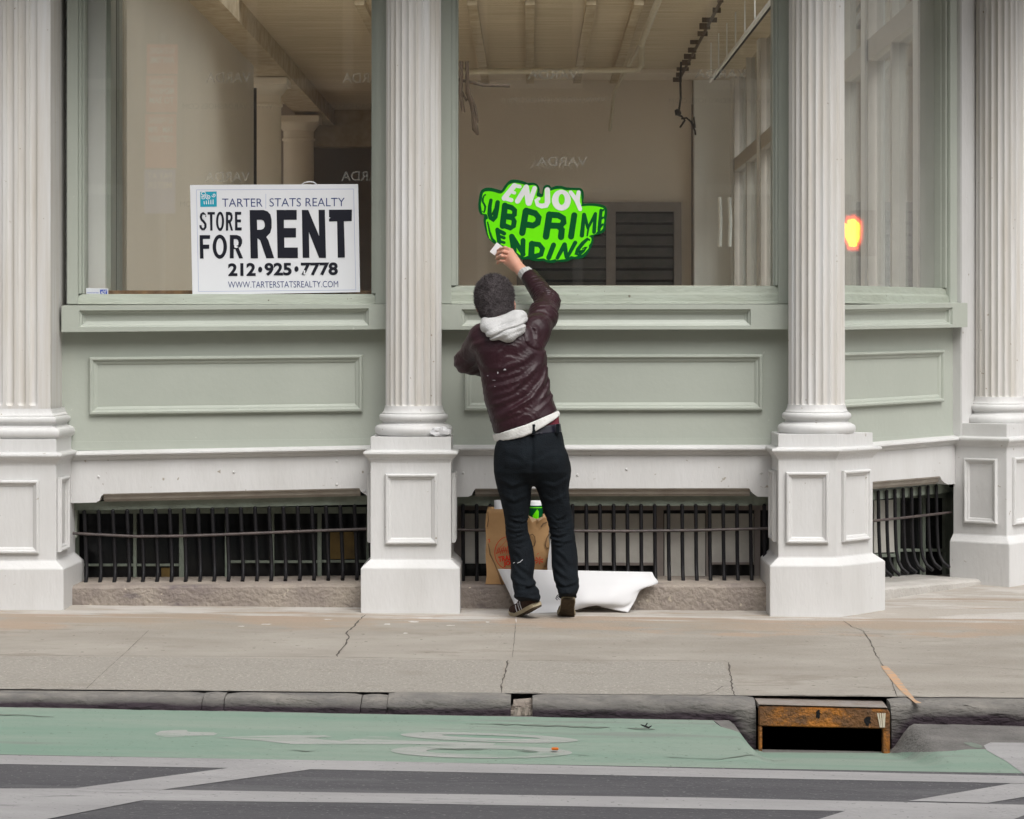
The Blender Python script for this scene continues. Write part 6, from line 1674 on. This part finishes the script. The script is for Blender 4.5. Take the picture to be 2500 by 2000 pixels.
def folds(x, y, z):
    n1 = NZ(x, y, z, 0.12); n2 = NZ(x + 7, y, z, 0.045)
    f = 0.0 * x
    # drapery: each crease is a ridge with a valley beside it, following the pull from the raised arm
    back = np.clip((-0.52 - y) / 0.04, 0, 1)
    f = f + back * crease_field(x, z, CREASES)
    # creases that run round the bent elbow
    ex, ey, ez = x - EL_R[0], y - EL_R[1], z - EL_R[2]
    de = np.sqrt(ex * ex + ey * ey + ez * ez); al = ex * (fa[0] + ua[0]) + ey * (fa[1] + ua[1]) + ez * (fa[2] + ua[2])
    f = f + np.exp(-(de / 0.10) ** 2) * 0.0062 * np.sin(al * 2 * math.pi / 0.036 + 1.6 * n2)
    fs = np.clip(1 - np.abs(de - 0.15) / 0.06, 0, 1) * (x > 0.0); f = f + fs * 0.003 * np.sin(al * 2 * math.pi / 0.05 + 2 * n1)
    # pull lines at both shoulders
    sx_, sz_ = x - SH_R[0], z - SH_R[2]; ds = np.sqrt(sx_ ** 2 + sz_ ** 2 + (y - SH_R[1]) ** 2)
    lx, lz = x - EL_L[0], z - EL_L[2]; dl_ = np.sqrt(lx ** 2 + lz ** 2 + (y - EL_L[1]) ** 2)
    f = f + np.exp(-(dl_ / 0.11) ** 2) * 0.004 * np.sin((lx * 0.6 - lz) * 2 * math.pi / 0.05 + n2 * 2)
    # side back seam round the armhole
    seam = np.abs(np.sqrt((x - SH_R[0] - 0.015) ** 2 + ((z - SH_R[2] + 0.005) * 0.85) ** 2) - 0.083)
    f = f + 0.006 * np.exp(-(seam / 0.006) ** 2) * (y < -0.42) * (z < 1.52)
    return f + 0.0022 * n1 + 0.0006 * n2
jv.bend(folds)
jv.cut(lambda x, y, z: (hem_j(x) + 0.004 * np.sin(x * 60)) - z + 0 * y)
jv.cut(lambda x, y, z: ((x - CU[0]) * fa[0] + (y - CU[1]) * fa[1] + (z - CU[2]) * fa[2]) * (((x - CU[0]) ** 2 + (y - CU[1]) ** 2 + (z - CU[2]) ** 2) < 0.02) - 1e-4)
jacket = jv.mesh('jacket', M['leather'], body, relax=4)
# pale scuffs on the back
M['scuff'] = mat('pale_leather_scuff', (0.45, 0.43, 0.46), 0.6)
def on_back(u, v):
    """first jacket point under this photo pixel (towards the street)"""
    p = np.array(W(u, v, -.70)); d2 = (jv.V[:, 0] - p[0]) ** 2 + (jv.V[:, 2] - p[2]) ** 2
    c_ = np.argsort(d2)[:40]; k = c_[np.argmin(jv.V[c_, 1])]
    return Vector((p[0], jv.V[k][1] - 0.0015, p[2]))
b = MB()
for u, v, du, dv in ((1232, 903, 4, 2.4), (1215, 911, 2.4, 4), (1190, 918, 2, 1.2), (1206, 929, 5, .8), (1208, 944, 2, 1.4)):
    pts = [on_back(u + du * math.cos(a) * random.uniform(.5, 1), v + dv * math.sin(a) * random.uniform(.5, 1)) for a in [k * math.pi / 4 for k in range(8)]]
    b.quad(*pts)
b.build('scuff_marks', M['scuff'], jacket)

# --- hooded top: hem band, cuff, hood lying on the shoulders
sv = Vol((-0.42, -0.78, 0.84), (0.26, -0.34, 1.16), 0.005)
sv.loft(TORSO, .02, grow=0.003)
sv.bend(lambda x, y, z: 0.003 * NZ(x, y, z, 0.07) + 0.0015 * np.sin(x * 70 + 3 * NZ(x, y, z, 0.1)))
sv.cut(lambda x, y, z: hem_s(x) - z + 0 * y); sv.cut(lambda x, y, z: z - (hem_j(x) + 0.0015) + 0 * y)
shirt = sv.mesh('shirt', M['shirt'], body, relax=1)
cv = Vol(WR_R - 0.12, WR_R + 0.14, 0.003)
cv.cap(w3(1279, 664, -.115), w3(1298, 680, -.15), 0.0375, 0.042, .01)
c0 = w3(1284, 664.5, -.118)
cv.bend(lambda x, y, z: 0.0012 * np.sin((x * fa[2] - z * fa[0]) * 500) + 0.002 * NZ(x, y, z, 0.03))
cv.cut(lambda x, y, z: (x - c0[0]) * fa[0] + (y - c0[1]) * fa[1] + (z - c0[2]) * fa[2] - 0.004)
cv.mesh('cuff', M['fleece'], body)
hd = Vol(w3(1160, 850, -.75), w3(1310, 740, -.36), 0.004)
hd.cap(w3(1190, 796, -.585), w3(1206, 813, -.635), 0.034, 0.034, .03); hd.cap(w3(1206, 813, -.635), w3(1240, 817, -.645), 0.034, 0.034, .03)
hd.cap(w3(1240, 817, -.645), w3(1264, 800, -.625), 0.034, 0.034, .03); hd.cap(w3(1264, 800, -.625), w3(1272, 776, -.57), 0.034, 0.030, .03); hd.cap(w3(1272, 776, -.57), w3(1264, 768, -.49), 0.028, 0.024, .03)
hd.cap(w3(1190, 796, -.585), w3(1186, 786, -.50), 0.030, 0.026, .03)
hd.cap(w3(1200, 800, -.60), w3(1262, 784, -.60), 0.030, 0.032, .03); hd.cap(w3(1215, 795, -.57), w3(1256, 778, -.56), 0.04, 0.04, .03)
def hoodfold(x, y, z):
    n1 = NZ(x, y, z, 0.06); t_ = z - 0.38 * x + 0.006 * n1
    z0_ = W(1243, 805, -.63).z - 0.38 * W(1243, 805, -.63).x
    cre = lambda o, w_: np.exp(-((t_ - z0_ - o) / w_) ** 2)
    return 0.012 * cre(0.0, 0.005) + 0.004 * cre(0.032, 0.007) + 0.003 * cre(-0.028, 0.008) + 0.003 * n1 + 0.0015 * NZ(x, y, z, .02)
hd.bend(hoodfold)
hd.mesh('hood', M['fleece'], body, relax=1)

# --- jeans, belt, boxer band
HIPS = [(1000, 1214, 1364, -.56, .10), (1030, 1213, 1367, -.56, .105), (1055, 1212, 1371, -.565, .11), (1075, 1211, 1376, -.57, .118), (1100, 1208, 1383, -.575, .128), (1130, 1207, 1390, -.58, .13), (1152, 1209, 1391, -.578, .122), (1168, 1216, 1385, -.57, .10), (1184, 1240, 1362, -.57, .06)]
LEG_L = [(1085, 1230, 1285, -.575, .07), (1110, 1213, 1300, -.58, .10), (1150, 1208, 1300, -.58, .108), (1170, 1209, 1298, -.575, .10), (1200, 1216, 1296, -.565, .09), (1243, 1227, 1291, -.555, .075), (1265, 1231, 1290, -.55, .068), (1300, 1233, 1292, -.55, .066), (1325, 1239, 1300, -.555, .066), (1350, 1243, 1304, -.565, .068),
         (1373, 1247, 1306, -.575, .07), (1395, 1246, 1304, -.585, .068), (1412, 1246, 1303, -.595, .066), (1430, 1252, 1311, -.61, .068), (1445, 1256, 1316, -.62, .07), (1460, 1259, 1319, -.63, .072), (1474, 1264, 1316, -.635, .07)]
LEG_R = [(1085, 1318, 1368, -.575, .07), (1110, 1302, 1386, -.58, .10), (1150, 1300, 1392, -.58, .108), (1170, 1302, 1392, -.575, .10), (1195, 1311, 1390, -.565, .09), (1220, 1319, 1391, -.56, .08), (1243, 1324, 1394, -.555, .073), (1265, 1332, 1398, -.55, .068), (1292, 1340, 1401, -.55, .066), (1340, 1345, 1408, -.56, .068),
         (1383, 1347, 1410, -.58, .07), (1415, 1351, 1415, -.60, .07), (1432, 1358, 1413, -.615, .066), (1445, 1362, 1411, -.63, .064), (1462, 1366, 1408, -.64, .06)]
def jeans_vol():
    pv = Vol((-0.25, -0.80, 0.03), (0.30, -0.40, 1.10), 0.005)
    pv.loft(HIPS, .03); pv.loft(LEG_L, .018); pv.loft(LEG_R, .018)
    return pv
pv = jeans_vol()
zq = lambda v, Y=-.6: P(0, v, Y)[1]
zknee, zank = zq(1292), zq(1447)
LEG_CREASES = []
rk = random.Random(12)
for (xl_k, xr_k), (xl_a, xr_a) in (((1228, 1296), (1246, 1322)), ((1328, 1404), (1350, 1418))):
    for k in range(11):                                   # soft stacked creases behind the knee
        v = 1256 + 7.2 * k + rk.uniform(-3, 3); a_, c_ = xl_k + rk.uniform(-6, 26), xr_k - rk.uniform(-6, 26); m_ = rk.uniform(3, 9)
        LEG_CREASES.append(([(a_, v - rk.uniform(-2, 6)), ((a_ + c_) / 2, v + m_), (c_, v - rk.uniform(-2, 6))], rk.uniform(.003, .0062), rk.uniform(.0045, .0075)))
    for k in range(5):                                    # cloth piled on the shoe
        v = 1420 + 9.5 * k + rk.uniform(-3, 3); a_, c_ = xl_a + rk.uniform(-4, 16), xr_a - rk.uniform(-4, 16)
        LEG_CREASES.append(([(a_, v + rk.uniform(-6, 6)), ((a_ + c_) / 2, v + rk.uniform(2, 9)), (c_, v + rk.uniform(-8, 4))], rk.uniform(.006, .010), rk.uniform(.007, .010)))
    for k in range(4):
        v = 1340 + 22 * k; a_ = rk.uniform(xl_k + 8, xr_k - 30)
        LEG_CREASES.append(([(a_, v), (a_ + 20, v + rk.uniform(8, 24)), (a_ + rk.uniform(26, 44), v + rk.uniform(18, 44))], rk.uniform(.003, .006), .009))
LEG_CREASES += [([(1215, 1165), (1250, 1185), (1290, 1172)], .005, .010), ([(1222, 1205), (1255, 1222), (1290, 1205)], .005, .010), ([(1390, 1165), (1355, 1186), (1312, 1176)], .005, .010), ([(1385, 1206), (1350, 1224), (1322, 1210)], .004, .009),
                ([(1225, 1238), (1245, 1212), (1250, 1180)], .003, .010), ([(1380, 1240), (1366, 1215), (1362, 1185)], .003, .010), ([(1230, 1100), (1270, 1112), (1298, 1135)], .003, .012), ([(1372, 1100), (1335, 1112), (1304, 1135)], .003, .012)]
def jfold(x, y, z):
    n1 = NZ(x, y, z, 0.09); n2 = NZ(x + 9, y, z, 0.04)
    sgn = np.where(x > P(1318, 0, -.57)[0], 1.0, -1.0)
    f = crease_field(x, z, LEG_CREASES, lambda a_, c_: P(a_, c_, -.62))
    seat = np.exp(-((x - P(1299, 0, -.6)[0]) / 0.010) ** 2) * np.clip((z - zq(1170)) / 0.05, 0, 1) * (y < -.6); f = f + 0.010 * seat
    for u0_, u1_ in ((1230, 1282), (1320, 1366)):
        x0_, x1_ = P(u0_, 0, -.7)[0], P(u1_, 0, -.7)[0]
        inside = np.minimum(np.minimum(x - x0_, x1_ - x), np.minimum(zq(1090, -.7) - z, z - zq(1148, -.7) - 0.25 * np.abs(x - (x0_ + x1_) / 2)))
        f = f - 0.0025 * np.clip(inside / 0.004, 0, 1) * (y < -.6)
    return f + 0.0045 * n1 + 0.002 * n2
pv.bend(jfold)
pv.cut(lambda x, y, z: z - (zq(1056) + 0.10 * (x - P(1340, 0, -.6)[0])) + 0 * y)
pv.cut(lambda x, y, z: np.where(x < P(1330, 0, -.6)[0], zq(1468) - 0.2 * (x - P(1290, 0, -.6)[0]), zq(1458)) - z + 0.3 * (-0.63 - y))
jeans = pv.mesh('jeans', M['denim'], body, relax=2)
def waist_band(name, m, v0, v1, grow, par):
    wv = Vol((-0.24, -0.76, 0.86), (0.22, -0.38, 1.06), 0.004)
    wv.loft(HIPS, .02, grow=grow)
    wv.cut(lambda x, y, z: z - (zq(v0) + 0.10 * (x - P(1340, 0, -.6)[0])) + 0 * y); wv.cut(lambda x, y, z: (zq(v1) + 0.10 * (x - P(1340, 0, -.6)[0])) - z + 0 * y)
    return wv.mesh(name, M[m], par, relax=1)
waist_band('belt', 'belt', 1037, 1057.5, 0.0015, jeans)
waist_band('boxer_shorts', 'boxer', 1008, 1040, -0.003, body)
b = MB()
for u in (1303, 1362):
    b.box(P(u - 4, 0, -.69)[0], P(u + 4, 0, -.69)[0], -.695 if u < 1340 else -.66, -.64, zq(1060, -.69), zq(1036, -.69))
b.build('belt_loop', M['denim'], jeans, None, 0.002)
M['thread'] = mat('white_thread', (0.6, 0.62, 0.66), 0.8)
def on_leg(u, v):
    p = np.array(W(u, v, -.64)); d2 = (pv.V[:, 0] - p[0]) ** 2 + (pv.V[:, 2] - p[2]) ** 2
    c_ = np.argsort(d2)[:30]; return Vector((p[0], pv.V[c_, 1].min() - 0.001, p[2]))
b = MB()
for seg in (((1253, 1376), (1256, 1374)), ((1263, 1375), (1270, 1372), (1274, 1368), (1276.5, 1366.5))):
    b.tube([on_leg(*q_) for q_ in seg], 0.0016, 5)
b.build('paint_flecks', M['thread'], jeans)

# --- shoes
def shoe(heel, ball, toe, roll, label=None):
    heel, ball, toe = Vector(heel), Vector(ball), Vector(toe)
    st = [(0.0, .022, .055), (.04, .029, .072), (.16, .0325, .074), (.34, .031, .066), (.52, .0345, .056), (.68, .041, .046), (.82, .042, .036), (.93, .034, .027), (.985, .020, .018), (1.0, .008, .010)]
    n1 = (ball - heel).length; n2 = (toe - ball).length; kb = n1 / (n1 + n2)
    def path(t):
        a = heel.lerp(ball, min(1, t / kb)); c_ = ball.lerp(toe, max(0, (t - kb) / (1 - kb)))
        w_ = sstep(kb - .12, kb + .12, t); return a.lerp(c_, w_) if w_ not in (0, 1) else (a if w_ == 0 else c_)
    up_r, so_r, tr_r = [], [], []
    for t, w_, h_ in st:
        p = path(t); tg = (path(min(1, t + .03)) - path(max(0, t - .03))).normalized()
        sd_ = tg.cross(Vector((0, 0, 1))).normalized(); nn = sd_.cross(tg).normalized()
        sd_, nn = (sd_ * math.cos(roll) + nn * math.sin(roll)), (nn * math.cos(roll) - sd_ * math.sin(roll))
        up_r.append([p + nn * .020 + sd_ * (w_ * math.cos(a)) + nn * (h_ * max(0, math.sin(a)) ** 0.7 - (0.004 if math.sin(a) < 0 else 0)) for a in [2 * math.pi * k / 20 for k in range(20)]])
        e = w_ + .004
        so_r.append([p + sd_ * x + nn * y for x, y in ((-e, 0.004), (-e, .022), (e, .022), (e, 0.004))])
        tr_r.append([p + sd_ * x + nn * y for x, y in ((-e + .004, -.004), (-e + .003, .003), (e - .003, .003), (e - .004, -.004))])
    o = MB().loft(up_r).build('shoe', M['suede'], body, 50)
    if label: o['label'] = label
    MB().loft(so_r).build('sole_edge', M['sole_edge'], o, 40); MB().loft(tr_r).build('sole', M['sole_rubber'], o, 40)
    return o, up_r
gz = lambda p, e=0.006: Vector((p.x, p.y, zs(p.x, p.y) + e))
hl = W(1313, 1481, -.665); bl_ = gz(W(1276, 1500, -.53)); tl_ = gz(W(1254, 1500, -.455))
so, ur = shoe(hl, bl_, tl_, R(14))
b = MB()
for k, t_ in enumerate((5, 6, 7)):
    r_ = ur[3 + k // 2]; r2 = ur[4 + k // 2]
    for j0 in range(1):
        pts = []
        for a_ in (8, 9, 10, 11):
            pts.append(r_[a_].lerp(r2[a_], .15 + .4 * (k % 2)))
        c_ = sum(pts, Vector()) / 4; out_ = (c_ - (sum(r_, Vector()) / 20)).normalized()
        L_ = [p + out_ * .003 for p in pts]; R_ = [p + out_ * .003 + (r2[10] - r_[10]).normalized() * .007 for p in pts]
        b.add(L_ + R_, [(i, i + 1, 5 + i, 4 + i) for i in range(3)])
b.build('side_stripe', M['stripe'], so)
hr = W(1388, 1462, -.66); br_ = gz(W(1383, 1501, -.545)); tr_ = gz(W(1380, 1500, -.465))
so, ur = shoe(hr, br_, tr_, R(-4))
b = MB().tube([W(1364, 1452, -.60), W(1360, 1455, -.61), W(1357, 1461, -.61), W(1361, 1465, -.60)], 0.0025, 6).tube([W(1366, 1454, -.60), W(1361, 1459, -.615), W(1366, 1464, -.61)], 0.0022, 6)
b.build('lace', M['belt'], so, 60)

# --- the card he presses on the sticker
q_ = [(1195.5, 615, .018), (1213, 592, .026), (1231, 605, .020), (1217, 630, .012)]
fr_ = [W(*p) for p in q_]; nn = (fr_[1] - fr_[0]).cross(fr_[3] - fr_[0]).normalized() * 0.0016
card = MB().prism(fr_, [p + nn for p in fr_])
M['card'] = mat('white_card', (0.80, 0.785, 0.80), 0.45)
tag(card.build('squeegee_card', M['card'], None, None, 0.0005), 'small white plastic card pinched in the man\'s raised hand against the green sticker', 'card')
